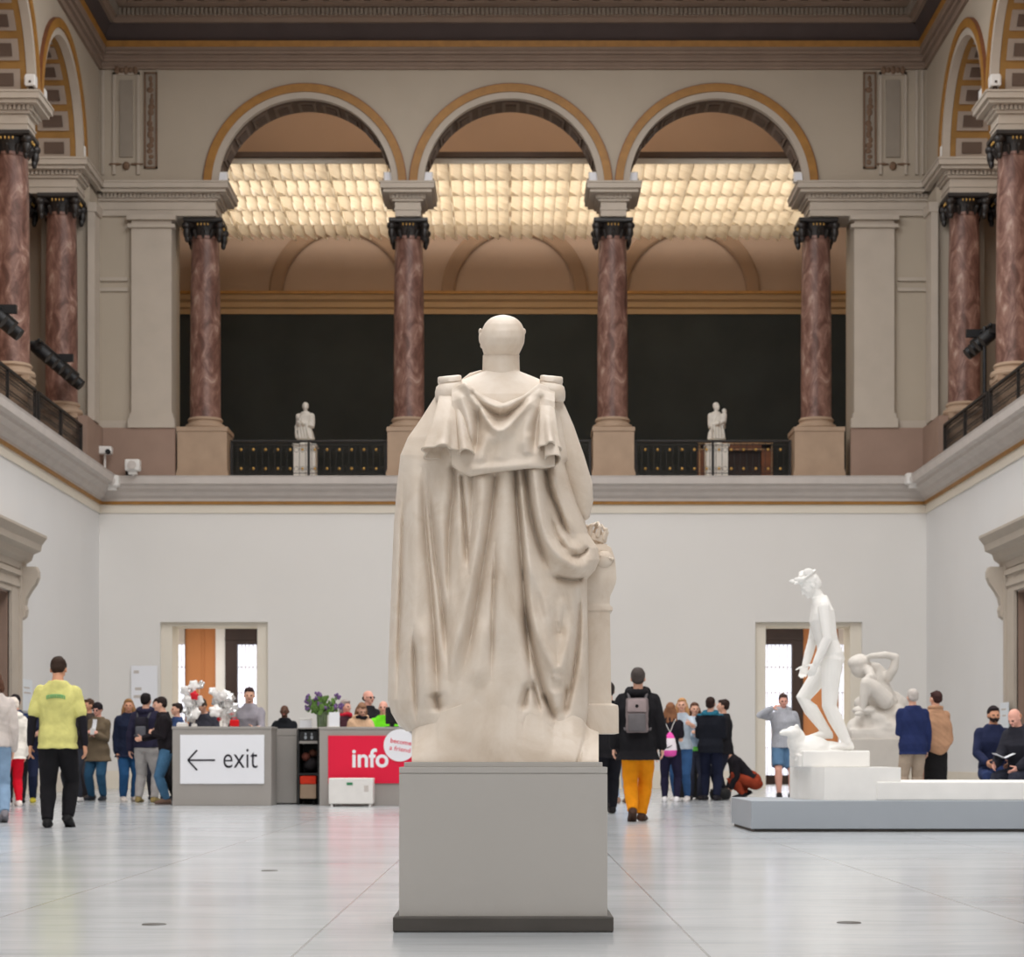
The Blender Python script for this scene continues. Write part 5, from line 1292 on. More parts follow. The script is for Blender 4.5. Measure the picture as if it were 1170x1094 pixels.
ob('page', MB().prism([(-.13, .06), (0, 0), (0, .006), (-.13, .066)], 'y', -.1, .1), 'sign_white', o); ob('page', MB().prism([(0, 0), (.13, .06), (.13, .066), (0, .006)], 'y', -.1, .1), 'sign_white', o)
o = thing('bench', (PX(1150, 28.3), 28.3, 0), 'low black bench under the two sitting people', 'bench')
ob('seat', MB().box(-.85, 1.1, -.25, .25, .36, .43, .02), 'plastic_black', o)
for x in (-.75, 1.0): ob('leg', MB().box(x - .05, x + .05, -.2, .2, 0, .37), 'plastic_black', o)
# string bag of the brown-haired person
r_, ps_, H_ = G
o = thing('drawstring_bag', tuple(r_.location), 'white and pink drawstring bag with a dark swoosh on the brown-haired back', 'bag', None, r_.rotation_euler.z)
mb = MB()
t = np.arange(24) * 2 * PI / 24
R_ = [ps_.up(np.stack([.005 + w_ * np.cos(t), -.085 - .02 * d_ + (.03 * d_) * np.sin(t), np.full(24, z)], 1)) for z, w_, d_ in ((.70, .012, .25), (.68, .03, .5), (.64, .05, .8), (.58, .064, 1), (.52, .07, 1.1), (.475, .064, .9), (.46, .04, .4))]
mb.rings(R_); mb.xf(Matrix.Scale(H_, 4)); g_ = mb.mesh('bag_body'); fixn(g_); bo = link('bag_body', g_, [cloth((234, 226, 232)), cloth((232, 90, 176))], o, True)
c_ = np.array([p.center[:] for p in g_.polygons]) / H_
g_.polygons.foreach_set('material_index', ((c_[:, 2] < .515) | (c_[:, 2] > .655)).astype(int))
mb = MB().tube([ps_.up(p) for p in ((-.03, -.137, .555), (-.018, -.139, .545), (.0, -.14, .552), (.03, -.138, .572))], [.003, .006, .005, .002], 8); mb.xf(Matrix.Scale(H_, 4)); ob('swoosh', mb, 'ink', o, smooth=True)
for s_ in (-1, 1):
    mb = MB().tube([ps_.up(p) for p in ((.005, -.088, .70), (s_ * .045, -.085, .80), (s_ * .062, -.03, .845), (s_ * .066, .05, .81))], .0035, 6); mb.xf(Matrix.Scale(H_, 4)); ob('cord', mb, 'plastic_white', o, smooth=True)
# ------------------------------------------------------------------ desks
YD = 32.3
def zp(py, Y): return PZ(py, Y)
def dtop(px0, px1, Y0_, Y1_, py, inset=0): return PX(px0, Y0_), PX(px1, Y0_)
x0, x1 = dtop(197, 310, YD, 0, 0); zt = zp(830.5, YD)
ex = thing('exit_desk', ((x0 + x1) / 2, YD + .3, 0), 'wide grey counter with the white exit sign', 'desk')
child('body', MB().box(x0, x1, YD, YD + .75, 0.0, zt - .04, .006), 'desk_grey', ex)
child('counter_top', MB().box(x0 - .01, x1 + .01, YD - .01, YD + .77, zt - .04, zt, .006), 'desk_grey', ex)
sx0, sx1, sz0, sz1 = PX(206, YD), PX(302, YD), zp(896, YD), zp(840, YD)
sg = child('sign_panel', MB().box(sx0, sx1, YD - .022, YD - .002, sz0, sz1, .003), 'sign_white', ex)
mb = text_mb('exit', PX(255.5, YD), PX(294.5, YD), zp(878, YD), zp(856, YD), YD - .026, bold=-.004); child('lettering', mb, 'ink', ex, fix=False)
mb = MB(); zc = zp(869, YD); xa, xb = PX(215, YD), PX(246, YD); w_ = .013
mb.box(xa + .012, xb, YD - .028, YD - .024, zc - w_, zc + w_)
for s in (-1, 1):
    dx_, dz_ = PX(225.5, YD) - xa, s * (zp(857.5, YD) - zc); L_ = math.hypot(dx_, dz_); nx, nz = -dz_ / L_ * w_, dx_ / L_ * w_
    mb.rings([[(xa + nx, y, zc + nz), (xa - nx, y, zc - nz), (xa + dx_ - nx, y, zc + dz_ - nz), (xa + dx_ + nx, y, zc + dz_ + nz)] for y in (YD - .028, YD - .024)])
child('arrow', mb, 'ink', ex)
# lower counter between the desks
Y2 = 33.3; x0, x1 = PX(311.5, Y2), PX(339, Y2); zt = zp(833, Y2)
lc = thing('counter_cabinet', ((x0 + x1) / 2, Y2 + .3, 0), 'narrow grey cabinet between the exit counter and the open shelf', 'cabinet')
child('body', MB().box(x0, x1, Y2, Y2 + .7, .02, zp(841, Y2) - .005, .004), 'desk_grey', lc); child('counter_top', MB().box(x0, x1, Y2 - .0, Y2 + .7, zp(841, Y2), zt, .004), 'desk_grey', lc)
child('skirting', MB().box(x0, x1, Y2 + .03, Y2 + .68, 0, .04), 'plinth_base', lc)
# open shelf
Y3 = 33.0; x0, x1 = PX(340.5, Y3), PX(364.2, Y3); zt = zp(832, Y3)
sh = thing('open_shelf', ((x0 + x1) / 2, Y3 + .3, 0), 'black open shelf between the grey cabinet and the info counter', 'shelf')
child('carcass', MB().box(x0, x0 + .02, Y3, Y3 + .6, 0, zt).box(x1 - .02, x1, Y3, Y3 + .6, 0, zt).box(x0, x1, Y3 + .58, Y3 + .6, 0, zt), 'plastic_black', sh)
child('top_board', MB().box(x0, x1, Y3, Y3 + .6, zt - .02, zt), 'desk_grey', sh); child('shelf_board', MB().box(x0 + .02, x1 - .02, Y3, Y3 + .57, zp(850, Y3), zp(847, Y3)), 'desk_grey', sh)
o = thing('black_box', (PX(352, Y3), Y3 + .2, zp(847, Y3)), 'black box with two pale figures on the upper shelf', 'box')
child('body', MB().box(x0 + .03, x1 - .03, Y3 + .02, Y3 + .4, zp(847, Y3) + .002, zp(836, Y3)), 'plastic_black', o)
for q in (349, 356): child('figure_mark', MB().ell((PX(q, Y3), Y3 + .018, zp(839, Y3)), (.016, .004, .016), 10, 6).ell((PX(q, Y3), Y3 + .018, zp(843, Y3)), (.022, .004, .03), 10, 6), 'platform_grey', o)
o = thing('bag_pile', (PX(352, Y3), Y3 + .3, .42), 'dark bags piled in the middle of the black open shelf', 'bag')
child('bag', MB().ell((PX(353, Y3), Y3 + .3, .62), (.12, .18, .12)), cloth((48, 44, 46)), o, smooth=True)
child('bag', MB().ell((PX(348, Y3), Y3 + .2, .74), (.07, .12, .07)), cloth((110, 62, 52)), o, smooth=True); child('bag', MB().ell((PX(356, Y3), Y3 + .25, .80), (.07, .12, .06)), cloth((92, 58, 46)), o, smooth=True)
child('shelf_tray', MB().box(x0 + .02, x1 - .02, Y3 + .02, Y3 + .57, .46, .49), 'plastic_black', o)
o = thing('rolling_box', (PX(350, Y3), Y3 + .25, 0), 'tan storage box with orange-red lid on castors under the shelf', 'box')
bx0, bx1 = x0 + .025, PX(361, Y3)
child('body', MB().box(bx0, bx1, Y3 + .03, Y3 + .5, zp(913, Y3), zp(896.5, Y3), .01), 'stone_tan', o); child('lid', MB().box(bx0, bx1, Y3 + .02, Y3 + .51, zp(896.5, Y3), zp(887, Y3), .015), cloth((214, 62, 42)), o)
for q in (bx0 + .05, bx1 - .05):
    child('castor', MB().ell((q, Y3 + .1, .032), (.018, .032, .032)), 'plastic_black', o, smooth=True)
# info desk
x0, x1 = PX(365, YD), PX(486, YD); zt = zp(831, YD)
nf_ = thing('info_desk', ((x0 + x1) / 2, YD + .3, 0), 'grey counter with the red info sign', 'desk')
child('body', MB().box(x0, x1, YD, YD + .75, 0, zt - .04, .006), 'desk_grey', nf_); child('counter_top', MB().box(x0 - .01, x1 + .01, YD - .01, YD + .77, zt - .04, zt, .006), 'desk_grey', nf_)
child('sign_panel', MB().box(PX(375, YD), PX(483, YD), YD - .022, YD - .002, zp(895.5, YD), zp(841, YD), .003), 'sign_red', nf_)
child('lettering', text_mb('info', PX(402.5, YD), PX(444, YD), zp(877.5, YD), zp(855.5, YD), YD - .026, bold=.022), 'sign_white', nf_, fix=False)
cx_, cz_ = PX(457, YD), zp(852, YD)
bd = child('round_sticker', MB().lathe([(0, 0), (.245, 0), (.245, .012), (0, .012)], n=48).xf(Matrix.Translation((cx_, YD - .024, cz_)) @ Matrix.Rotation(PI / 2, 4, 'X')), 'sign_white', nf_)
rot_ = Matrix.Translation((cx_, 0, cz_)) @ Matrix.Rotation(.15, 4, 'Y') @ Matrix.Translation((-cx_, 0, -cz_))
child('lettering', text_mb('become', cx_ - .15, cx_ + .17, cz_ + .02, cz_ + .09, YD - .04, bold=.01).xf(rot_), 'sign_red', nf_, fix=False)
child('lettering', text_mb('a friend', cx_ - .15, cx_ + .17, cz_ - .09, cz_ - .02, YD - .04, bold=.005).xf(rot_), 'sign_red', nf_, fix=False)
# white portable unit in front of the info desk
Y4 = 31.75; x0, x1 = PX(375.5, Y4), PX(426, Y4); zt, zb = zp(889.5, Y4), zp(919, Y4)
hu = thing('portable_unit', ((x0 + x1) / 2, Y4 + .2, 0), 'low white cabinet on short legs in front of the red info sign', 'appliance')
child('body', MB().box(x0, x1, Y4, Y4 + .4, zb, zt, .012), 'plastic_white', hu)
for q in (x0 + .03, x1 - .06): child('leg', MB().box(q, q + .03, Y4 + .02, Y4 + .38, 0, zb + .01), 'plastic_white', hu)
child('vent', MB().box(PX(416, Y4), PX(421, Y4), Y4 - .005, Y4 + .01, zp(905, Y4), zp(898, Y4)), 'stone_grey', hu); child('green_mark', MB().box(PX(396, Y4), PX(403, Y4), Y4 - .005, Y4 + .01, zp(897.5, Y4), zp(894.5, Y4)), cloth((60, 130, 90)), hu)
# things on the desks
zt = zp(831, YD)
vs = thing('flower_vase', (PX(368, 32.75), 32.75, zt), 'glass vase of purple flowers and green stems on the info counter', 'flowers')
mg = bpy.data.materials.new('vase_glass'); mg.use_nodes = True; b_ = mg.node_tree.nodes['Principled BSDF']; b_.inputs['Base Color'].default_value = lin((150, 170, 130)); b_.inputs['Roughness'].default_value = .08; b_.inputs['Transmission Weight'].default_value = .7; MATS['vase_glass'] = mg
ob('vase', MB().lathe([(0, 0), (.07, 0), (.08, .02), (.085, .22), (.09, .24), (.08, .24), (.075, .03), (0, .03)], n=24), 'vase_glass', vs, smooth=True)
mat('leaf_green', (94, 128, 60), .6, .25, 20.0); mat('petal_purple', (112, 84, 132), .7, .25, 20.0)
rr = random.Random(12)
mb = MB()
tips = []
for k in range(46):
    a = rr.uniform(0, 2 * PI); sp_ = rr.uniform(.05, .34); h_ = rr.uniform(.3, .56) - sp_ * .35
    tip = (sp_ * math.cos(a) - .0, .6 * sp_ * math.sin(a), h_); tips.append(tip)
    mb.tube([(.03 * math.cos(a), .03 * math.sin(a), .03), (.04 * math.cos(a), .04 * math.sin(a), .22), (tip[0] * .6, tip[1] * .6, .22 + (h_ - .22) * .65), tip], .006, 5)
    for q in range(3):
        f_ = rr.uniform(.45, .95); c_ = Vector((tip[0] * f_, tip[1] * f_, .2 + (tip[2] - .2) * f_))
        mb.ell(c_, (.012, .035, .05), 6, 4, Matrix.Rotation(rr.uniform(-1, 1), 4, 'Y') @ Matrix.Rotation(rr.uniform(0, 3), 4, 'Z'))
ob('foliage', mb, 'leaf_green', vs, smooth=True)
for tip in [q for q in tips if q[2] > .25][:26]:
    mb = MB()
    for q in range(6): mb.ell((rr.uniform(-.025, .025), rr.uniform(-.025, .025), rr.uniform(-.02, .04)), (.02, .02, .024), 7, 5)
    f_ = ob('flower', mb, 'petal_purple', vs, smooth=True); f_.location = tip
o = thing('card_holder', (PX(382, 32.45), 32.45, zt), 'white upright card on the left part of the info counter', 'card')
ob('card', MB().box(-.08, .08, -.006, .006, 0, .225), 'sign_white', o); ob('foot', MB().box(-.08, .08, -.05, .05, 0, .012), 'plastic_white', o)
o = thing('paper_box', (PX(349.5, 33.2), 33.2, zp(832, Y3)), 'pale box standing on top of the black open shelf', 'box')
ob('box', MB().box(-.09, .09, -.07, .07, 0, .145, .006), 'sign_white', o); ob('lid', MB().box(-.093, .093, -.073, .073, .12, .15, .006), 'plastic_white', o)
o = thing('monitor', (PX(448, 32.7), 32.7, zt), 'black monitor seen from behind on the info counter', 'monitor', rot=.5)
ob('screen', MB().box(-.11, .11, -.03, .02, .05, .31, .015), 'plastic_black', o); ob('stand', MB().box(-.03, .03, -.02, .03, 0, .12).box(-.09, .09, -.07, .07, 0, .015), 'plastic_black', o)
zt = zp(830.5, YD)
o = thing('red_bag', (PX(268, 32.75), 32.75, zt), 'small bright red bag on the exit counter beside the grey shirt', 'bag')
ob('body', MB().box(-.07, .07, -.05, .05, 0, .11, .02), cloth((216, 34, 40)), o); ob('handle', MB().tube([(-.04, 0, .1), (-.03, 0, .14), (.03, 0, .14), (.04, 0, .1)], .006, 6), cloth((216, 34, 40)), o)
o = thing('paper_tray', (PX(208.5, 32.5), 32.5, zt), 'small white tray at the left end of the exit counter', 'tray')
ob('tray', MB().box(-.075, .075, -.1, .1, 0, .05, .005), 'plastic_white', o); ob('papers', MB().box(-.065, .065, -.09, .09, .05, .065), 'sign_white', o)
# silver balloons
mat('foil_silver', (214, 214, 214), .22, .08, 10.0, .5, .75, .3, 14.0); mat('foil_white', (236, 234, 232), .35, .04, 8.0, .5, .1)
def balloons(px, Y, label, spots, seed):
    r = thing('balloon_bunch', (PX(px, Y), Y, zt), label, 'balloons'); rr = random.Random(seed)
    ob('weight', MB().lathe([(0, 0), (.05, 0), (.04, .05), (0, .06)], n=14), 'plastic_white', r, smooth=True)
    for k, (bx, by, m, sz) in enumerate(spots):
        x_ = (bx - px) * Y / F; z_ = (830.5 - by) * Y / F
        t = np.arange(40) * 2 * PI / 40; R = []; ph = rr.uniform(0, 6)
        for a in np.linspace(-1, 1, 11):
            w_ = max(.02, 1 - abs(a) ** 2.2); star = 1 + .17 * np.cos(5 * t + ph)
            R.append(np.stack([sz * w_ ** .5 * np.cos(t) * star, np.full(40, a * sz * .42), sz * w_ ** .5 * np.sin(t) * star], 1))
        M = Matrix.Rotation(rr.uniform(-.7, .7), 4, 'Z') @ Matrix.Rotation(rr.uniform(-.4, .4), 4, 'X')
        b = MB().rings(R).xf(Matrix.Translation((x_, rr.uniform(-.08, .1), z_)) @ M)
        me_ = remesh(b, .012, 1); v = verts(me_); setverts(me_, v + normals(me_) * (wob(v, 30, seed + k) * .008)[:, None])
        bl = link('balloon', me_, m, r, True)
        ob('string', MB().tube([(0, 0, .05), (x_ * .5, 0, z_ * .5), (x_, 0, max(.06, z_ - sz * .5))], .003, 5), 'plastic_white', bl)
    return r
S_, W_, RD = 'foil_silver', 'foil_white', cloth((210, 40, 52), .3)
balloons(222, 32.9, 'silver and white foil balloon bunch with a red one, left on the exit counter', [(221, 783, W_, .085), (228.5, 782, S_, .075), (211, 789, W_, .08), (223, 794.5, RD, .07), (217, 792, S_, .08), (214, 801, W_, .1), (228, 800, W_, .08), (221, 806, S_, .1), (213, 812, S_, .08), (224, 815, W_, .09), (218, 820, S_, .08)], 3)
balloons(257, 33.0, 'white and silver foil balloon bunch beside the grey shirt on the exit counter', [(243, 790, W_, .075), (250, 795, W_, .085), (257, 794, W_, .09), (264, 797, S_, .08), (246, 801, S_, .08), (253, 804, S_, .09), (262, 804, W_, .085), (268, 808, S_, .08), (247, 812, W_, .1), (256, 814, W_, .1), (265, 815, S_, .08), (250, 821, RD, .05), (258, 823, W_, .07)], 8)
# waste bin and floor bag in the talking group
Y5 = 37.4; x0, x1 = PX(772, Y5), PX(801, Y5); zt = zp(854, Y5)
o = thing('waste_bin', ((x0 + x1) / 2, Y5, 0), 'tall black bin with pale metal frame behind the talking group', 'bin')
child('body', MB().box(x0, x1 - .08, Y5 - .2, Y5 + .2, .03, zt - .03, .01), 'plastic_black', o)
child('frame', MB().box(x1 - .08, x1 - .03, Y5 - .22, Y5 + .22, 0, zt).box(x0, x1 - .03, Y5 - .22, Y5 + .22, zt - .03, zt).box(x0 - .0, x0 + .03, Y5 - .22, Y5 + .22, 0, zt), 'stone_grey', o)
Y6 = 36.9
o = thing('floor_bag', (PX(823, Y6), Y6, 0), 'black bag lying on the floor in front of the crouching person', 'bag')
ob('bag_body', MB().box(-.18, .18, -.16, .16, 0, .2, .07), 'plastic_black', o, smooth=True); ob('handle', MB().tube([(-.1, 0, .18), (-.07, 0, .27), (.07, 0, .27), (.1, 0, .18)], .012, 8), 'plastic_black', o, smooth=True)

# ------------------------------------------------------------------ low platform with white plaster sculptures
pl = thing('platform', (5.4, 21.9, 0), 'low blue-grey display platform under the white standing figure', 'platform')
child('body', MB().box(2.34, 8.6, 20.93, 22.86, .03, .305, .004), 'platform_grey', pl); child('recess', MB().box(2.37, 8.57, 20.96, 22.83, 0, .04), 'plinth_base', pl)
o = thing('plaster_slab', (5.9, 21.9, .306), 'long low white slab lying on the blue-grey platform', 'slab')
mb = MB().box(3.9, 8.2, 21.2, 22.6, .306, .494, .012); me = mb.mesh('slab'); fixn(me)
child('slab', MB().box(3.62, 8.2, 21.2, 21.24, .306, .488, .01).box(3.9, 8.2, 21.22, 22.6, .306, .494, .012), 'plaster', o)

fg = person('white plaster figure of a nude youth in a winged hat striding over a crouched beast', 955, 21.85, 1.86, 90, Pose(arms=(((.028, .02, -.165), (-.01, .085, -.12)), ((.03, .06, -.15), (-.02, .07, -.13))), feetL=(.045, -.055, .042, .0), feetR=(.045, .045, .105, 0), shift=.028, lean=.20, pitch=.42, yaw=.12), 'light', bulk=.005, shoes=None, hair=('short', (238, 236, 232)), voxel=.0065, cat='statue', zoff=.80)
r_ = fg[0]; r_.name = 'plaster_statue'
for c_ in r_.children:
    for i in range(len(c_.data.materials)): c_.data.materials[i] = MATS['plaster']
ps_ = fg[1]; H_ = fg[2]
mb = MB()
def HE(c, rad, M=None):
    t_ = MB().ell(c, rad, 18, 9, M); t_.v = [ps_.head(q) for q in t_.v]; mb.add(np.concatenate(t_.v), t_.f)
HE((0, -.005, .985), (.058, .072, .014)); HE((0, -.012, .995), (.04, .046, .024))
for s_ in (-1, 1):
    HE((s_ * .05, -.02, 1.0), (.008, .03, .022), Matrix.Rotation(.5, 4, 'X')); HE((s_ * .05, .045, .997), (.008, .03, .012), Matrix.Rotation(.6, 4, 'X'))
mb.xf(Matrix.Scale(H_, 4)); ob('winged_hat', mb, 'plaster', r_, smooth=True)
loc = np.array(r_.location)
def wchild(name, mb, m, **k):   # world-space mesh under the rotated figure
    M = np.array((Matrix.Translation(r_.location) @ Matrix.Rotation(r_.rotation_euler.z, 4, 'Z')).inverted()); mb.xf(M); return ob(name, mb, m, r_, **k)
def wremesh(name, mb, m, vox=.012, amp=.006, sc=12):
    g = remesh(mb, vox, 3); v = verts(g); v = v + normals(g) * (wob(v, sc, 9) * amp)[:, None]
    M = np.array((Matrix.Translation(r_.location) @ Matrix.Rotation(r_.rotation_euler.z, 4, 'Z')).inverted()); setverts(g, v @ M[:3, :3].T + M[:3, 3]); return link(name, g, m, r_, True)
wchild('base_block', MB().box(2.92, 3.60, 21.5, 22.3, .63, .80, .015), 'plaster')
mb = MB().prism([(3.10, 21.22), (3.86, 21.22), (3.86, 22.5), (2.92, 22.5), (2.92, 21.8)], 'z', .306, .632); wchild('lower_base', mb, 'plaster')
mb = MB()
for c, rad in (((3.05, 21.85, .80), (.22, .2, .16)), ((3.25, 21.9, .78), (.2, .2, .12)), ((2.90, 21.8, .90), (.10, .11, .14)), ((2.86, 21.74, .985), (.085, .075, .07)), ((2.785, 21.70, .985), (.075, .05, .038)), ((2.735, 21.68, .975), (.035, .032, .026)), ((2.89, 21.70, 1.04), (.03, .02, .03)), ((2.90, 21.80, 1.045), (.03, .02, .03)), ((3.05, 21.62, .70), (.2, .08, .05)), ((3.3, 21.62, .68), (.16, .07, .04)), ((2.93, 21.66, .68), (.08, .09, .06))):
    mb.ell(c, rad)
for q in range(9): mb.ell((2.92 + .03 * math.sin(q * 2.1), 21.72 + .02 * q, .86 + .02 * (q % 4)), (.04, .035, .045), 8, 6)
mb.box(2.88, 3.4, 21.55, 22.2, .632, .76)
wremesh('crouched_beast', mb, 'plaster')

# second white group farther back
cx2, Y7 = PX(1000, 34.6), 34.6
r_ = thing('plaster_sculpture', (cx2, Y7, 0), 'white plaster sculpture of a crouching nude with an arm bent over the head', 'statue')
def Q(a, b, dy=0.0): return np.array(P(960 + a / 5.757, 730 + b / 5.757, Y7)) + (0, dy, 0)
k7 = Y7 / F / 5.757
mb = MB()
def TQ(pts, rad, n=14): mb.tube([Q(*p) for p in pts], [r * k7 for r in rad], n)
TQ([(300, 262, -.12), (338, 200, -.2), (350, 130, -.22)], [36, 30, 24]); TQ([(350, 126, -.22), (280, 112, -.24), (190, 118, -.2), (150, 140, -.12)], [25, 24, 18, 18])
TQ([(235, 300, 0), (262, 240, 0), (230, 205, 0), (180, 190, -.02)], [78, 70, 52, 36], 18)
TQ([(290, 430, .02), (260, 350, 0), (245, 290, 0)], [95, 82, 74], 18)
mb.ell(Q(128, 180, -.05), (.17, .17, .2)); mb.ell(Q(120, 160, -.05), (.185, .19, .13)); mb.ell(Q(96, 196, -.05), (.08, .1, .11)); mb.ell(Q(82, 190, -.05), (.035, .03, .05)); mb.ell(Q(102, 222, -.05), (.07, .08, .06))
TQ([(280, 410, -.25), (200, 330, -.34), (150, 296, -.36)], [62, 50, 42]); TQ([(150, 296, -.36), (138, 380, -.34), (122, 470, -.32)], [42, 34, 22]); TQ([(130, 490, -.28), (100, 496, -.36), (80, 500, -.38)], [22, 20, 14])
TQ([(290, 420, .2), (190, 400, .25), (140, 420, .22)], [60, 46, 38]); TQ([(140, 420, .22), (170, 480, .2), (190, 540, .18)], [38, 32, 24])
TQ([(170, 210, -.2), (190, 270, -.34), (160, 262, -.36)], [34, 28, 24])
g = remesh(mb, .016, 3); setverts(g, verts(g) - np.array((cx2, Y7, 0))); link('figure', g, 'plaster_dull', r_, True)
def wchild(name, mb, m, **k): return child(name, mb, m, r_, **k)
mb = MB(); rr = random.Random(2)
for a_, b_, dy, ra in ((300, 520, .05, 150), (230, 560, 0, 150), (130, 590, 0, 95), (370, 560, .1, 110), (330, 420, .15, 110), (390, 440, .2, 80), (410, 600, 0, 70)): mb.ell(Q(a_, b_, dy), (ra * k7, ra * k7 * .9, ra * k7 * .8))
mb.box(cx2 - .45, cx2 + .64, Y7 - .4, Y7 + .4, 1.0, 1.2)
for q in range(14): mb.ell(Q(rr.uniform(90, 420), rr.uniform(470, 620), -.3), (rr.uniform(.08, .2), .1, rr.uniform(.06, .12)), 10, 7)
g = remesh(mb, .022, 5); v = verts(g); setverts(g, v + normals(g) * (wob(v, 5, 9) * .03)[:, None] - np.array((cx2, Y7, 0))); link('rock', g, 'plaster_dull', r_, True)
wchild('pedestal', MB().box(cx2 - .46, cx2 + .46, Y7 - .42, Y7 + .42, .1, 1.03, .01).box(cx2 - .5, cx2 + .5, Y7 - .46, Y7 + .46, 0, .12, .01), 'plaster_grey')

# ------------------------------------------------------------------ things in the back gallery
def statuette(px, label, variant):
    Y = 52.4; r = thing('gallery_statuette', (PX(px, Y), Y, ZG), label, 'statue', 'white statuettes behind the gallery railing')
    k = Y / F; w = 12.5 * k; zt_ = PZ(509, Y) - ZG
    ob('pedestal', MB().box(-w - .04, w + .04, -w - .04, w + .04, 0, .12, .01).box(-w, w, -w, w, .1, zt_ - .05, .01).box(-w - .03, w + .03, -w - .03, w + .03, zt_ - .06, zt_, .01), 'marble_white', r)
    ps = Pose(arms=('chest', 'front'), fem=variant == 1, turn=PI + (.3 if variant else -.3), yaw=.3)
    H = 1.62; mb = MB(); torso_mb(mb, ps, .018, .44, .03); head_mb(mb, ps)
    for a in ps.arms: arm_mb(mb, a, .016); hand_mb(mb, a)
    t = np.arange(24) * 2 * PI / 24
    mb.rings([ps.up(np.stack([rx * np.cos(t) * (1 + .07 * np.cos(7 * t)), ry * np.sin(t) * (1 + .07 * np.cos(7 * t)), np.full(24, z)], 1)) for z, rx, ry in ((.43, .14, .1), (.50, .13, .1), (.60, .1, .08))])
    for q in range(5): mb.tube([ps.up((-.1 + q * .03, .07, .79)), ps.up((-.06 + q * .045, .1, .62)), ps.up((-.09 + q * .05, .095, .46))], [.012, .02, .016], 8)
    hb = ps.head((0, -.01, .95)); mb.ell(hb, (.052, .055, .052))
    if variant:
        mb.ell(ps.up((-.10, .07, .86)), (.035, .038, .042)); mb.tube([ps.up((-.09, .08, .70)), ps.up((-.1, .07, .80)), ps.up((-.1, .07, .84))], [.04, .045, .025], 10); mb.tube([ps.up((-.1, .08, .72)), ps.up((-.04, .12, .68))], .024, 8)
    else:
        mb.ell(ps.up((.12, .02, .78)), (.03, .04, .05)); mb.ell(ps.up((-.02, .12, .66)), (.04, .04, .035))
    mb.xf(Matrix.Translation((0, 0, zt_ + .13 - .43 * H)) @ Matrix.Scale(H, 4)); g = remesh(mb, .012, 3); v = verts(g); setverts(g, v + normals(g) * (wob(v, 25, 4) * .006)[:, None]); link('figure', g, 'marble_white', r, True)
    ob('socle', MB().lathe([(0, zt_), (.16, zt_), (.17, zt_ + .03), (.12, zt_ + .07), (.14, zt_ + .13), (0, zt_ + .14)], n=20), 'marble_white', r, smooth=True)
statuette(349, 'white draped statuette on a pedestal behind the left gallery railing', 0)
statuette(818.5, 'white statuette with a child on the arm behind the right gallery railing', 1)
Y8 = 57.0; a, b = PX(797, Y8), PX(882, Y8); zt = PZ(507, Y8); t_ = .3
o = thing('wooden_cabinet', ((a + b) / 2, Y8, ZG), 'red-brown wooden frame with dark middle behind the right gallery railing', 'cabinet')
child('frame', MB().box(a, a + t_, Y8 - .2, Y8 + .2, ZG, zt).box(b - t_, b, Y8 - .2, Y8 + .2, ZG, zt).box(a, b, Y8 - .2, Y8 + .2, zt - t_ * .7, zt), 'wood_red', o)
child('panel', MB().box(a + t_, b - t_, Y8 - .05, Y8 + .15, ZG, zt - t_ * .7), 'wood_dark', o)
for q in (0, 1): child('gilt_line', MB().box(a + .02 if q == 0 else b - .05, a + .05 if q == 0 else b - .02, Y8 - .215, Y8 - .2, ZG, zt).box(a, b, Y8 - .215, Y8 - .2, zt - .04 - q * .16, zt - .015 - q * .16), 'gallery_mould', o)
Y9 = 53.5; a, b = PX(314, Y9), PX(336, Y9)
o = thing('wooden_bench', ((a + b) / 2, Y9, ZG), 'small dark red bench behind the left gallery railing', 'bench')
child('seat', MB().box(a, b, Y9 - .2, Y9 + .2, ZG + .38, ZG + .46, .02), 'wood_red', o)
for q in (a + .05, b - .1): child('leg', MB().box(q, q + .05, Y9 - .18, Y9 + .18, ZG, ZG + .39), 'wood_red', o)
o = thing('speaker_box', (PX(148, 49.6), 49.65, 7.29), 'small black box on the cornice below the left pilaster', 'box')
ob('body', MB().box(-.09, .09, -.08, .08, 0, .17, .01), 'plastic_black', o); ob('front', MB().box(-.075, .075, -.085, -.078, .015, .155), 'iron', o)
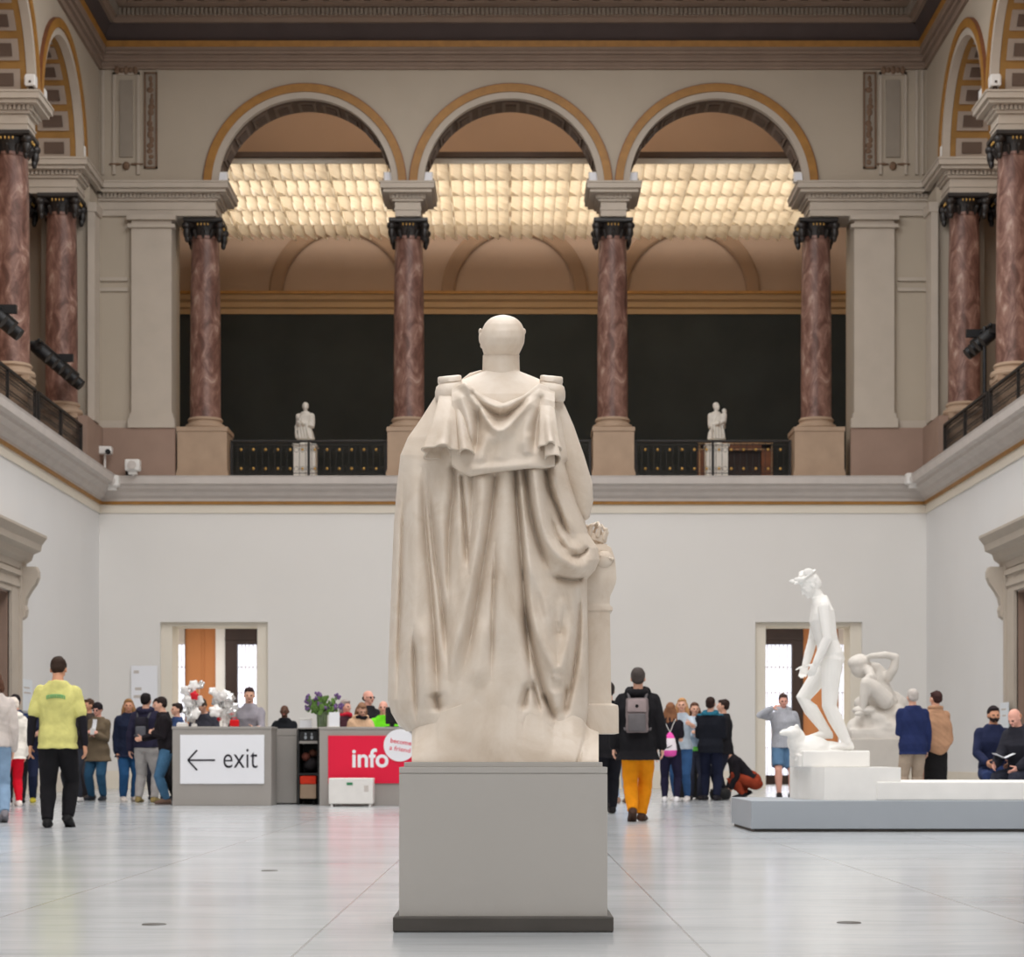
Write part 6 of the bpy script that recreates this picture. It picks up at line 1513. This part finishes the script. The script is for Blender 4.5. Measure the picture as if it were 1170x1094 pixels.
# small notices beside the side portals
o = thing('notice', (-9.66, 42.35, 1.9), 'pale notice on the left wall beside the portal, left of the yellow T-shirt', 'sign')
ob('board', MB().box(-.02, .02, -.45, .45, -.25, .38, .006), 'sign_blue_white', o); ob('lettering', MB().box(.02, .023, -.3, .2, .2, .23).box(.02, .023, -.3, .3, .1, .13), 'stone_grey', o)
o = thing('notice', (9.55, 41.42, 1.55), 'pale notice on the right portal jamb above the sitting people', 'sign')
ob('board', MB().box(-.02, .02, -.3, .3, -.25, .25, .006), 'sign_blue_white', o); ob('lettering', MB().box(-.023, -.02, -.2, .2, .1, .13).box(-.023, -.02, -.2, .1, -.02, .01), 'stone_grey', o)
# ------------------------------------------------------------------ light
def area(name, loc, rot, sx_, sy_, power, color=(1, 1, 1)):
    l = bpy.data.lights.new(name, 'AREA'); l.shape = 'RECTANGLE'; l.size = sx_; l.size_y = sy_; l.energy = power; l.color = color
    o = bpy.data.objects.new(name, l); COL.objects.link(o); o.location = loc; o.rotation_euler = rot; return o
area('skylight', (0, 16.5, 18.75), (0, 0, 0), 11.0, 54.5, 8600, (1.0, 0.995, 0.99))
area('gallery_lamps', (0, 55.6, 16.7), (0, 0, 0), 18, 6.2, 1250, (1.0, 0.95, 0.87))
area('gallery_upper_fill', (0, 56.0, 16.8), (PI, 0, 0), 18, 3, 330, (1.0, 0.93, 0.84))  # added upward fill light, brightens the rear wall above the pleated ceiling
for s in (-1, 1):
    area('lobby_lamp', (s * 7.7, 54.5, 4.5), (0, 0, 0), 5, 4, 260, (1.0, 0.95, 0.9))
    area('side_gallery_lamp', (s * 13.4, 30, 18.2), (0, 0, 0), 3, 40, 900, (1.0, 0.92, 0.82))
w = bpy.data.worlds.new('world'); SC.world = w; w.use_nodes = True
w.node_tree.nodes['Background'].inputs['Color'].default_value = (1.0, 0.97, 0.93, 1); w.node_tree.nodes['Background'].inputs['Strength'].default_value = 0.12
SC.cycles.max_bounces = 8; SC.cycles.diffuse_bounces = 5
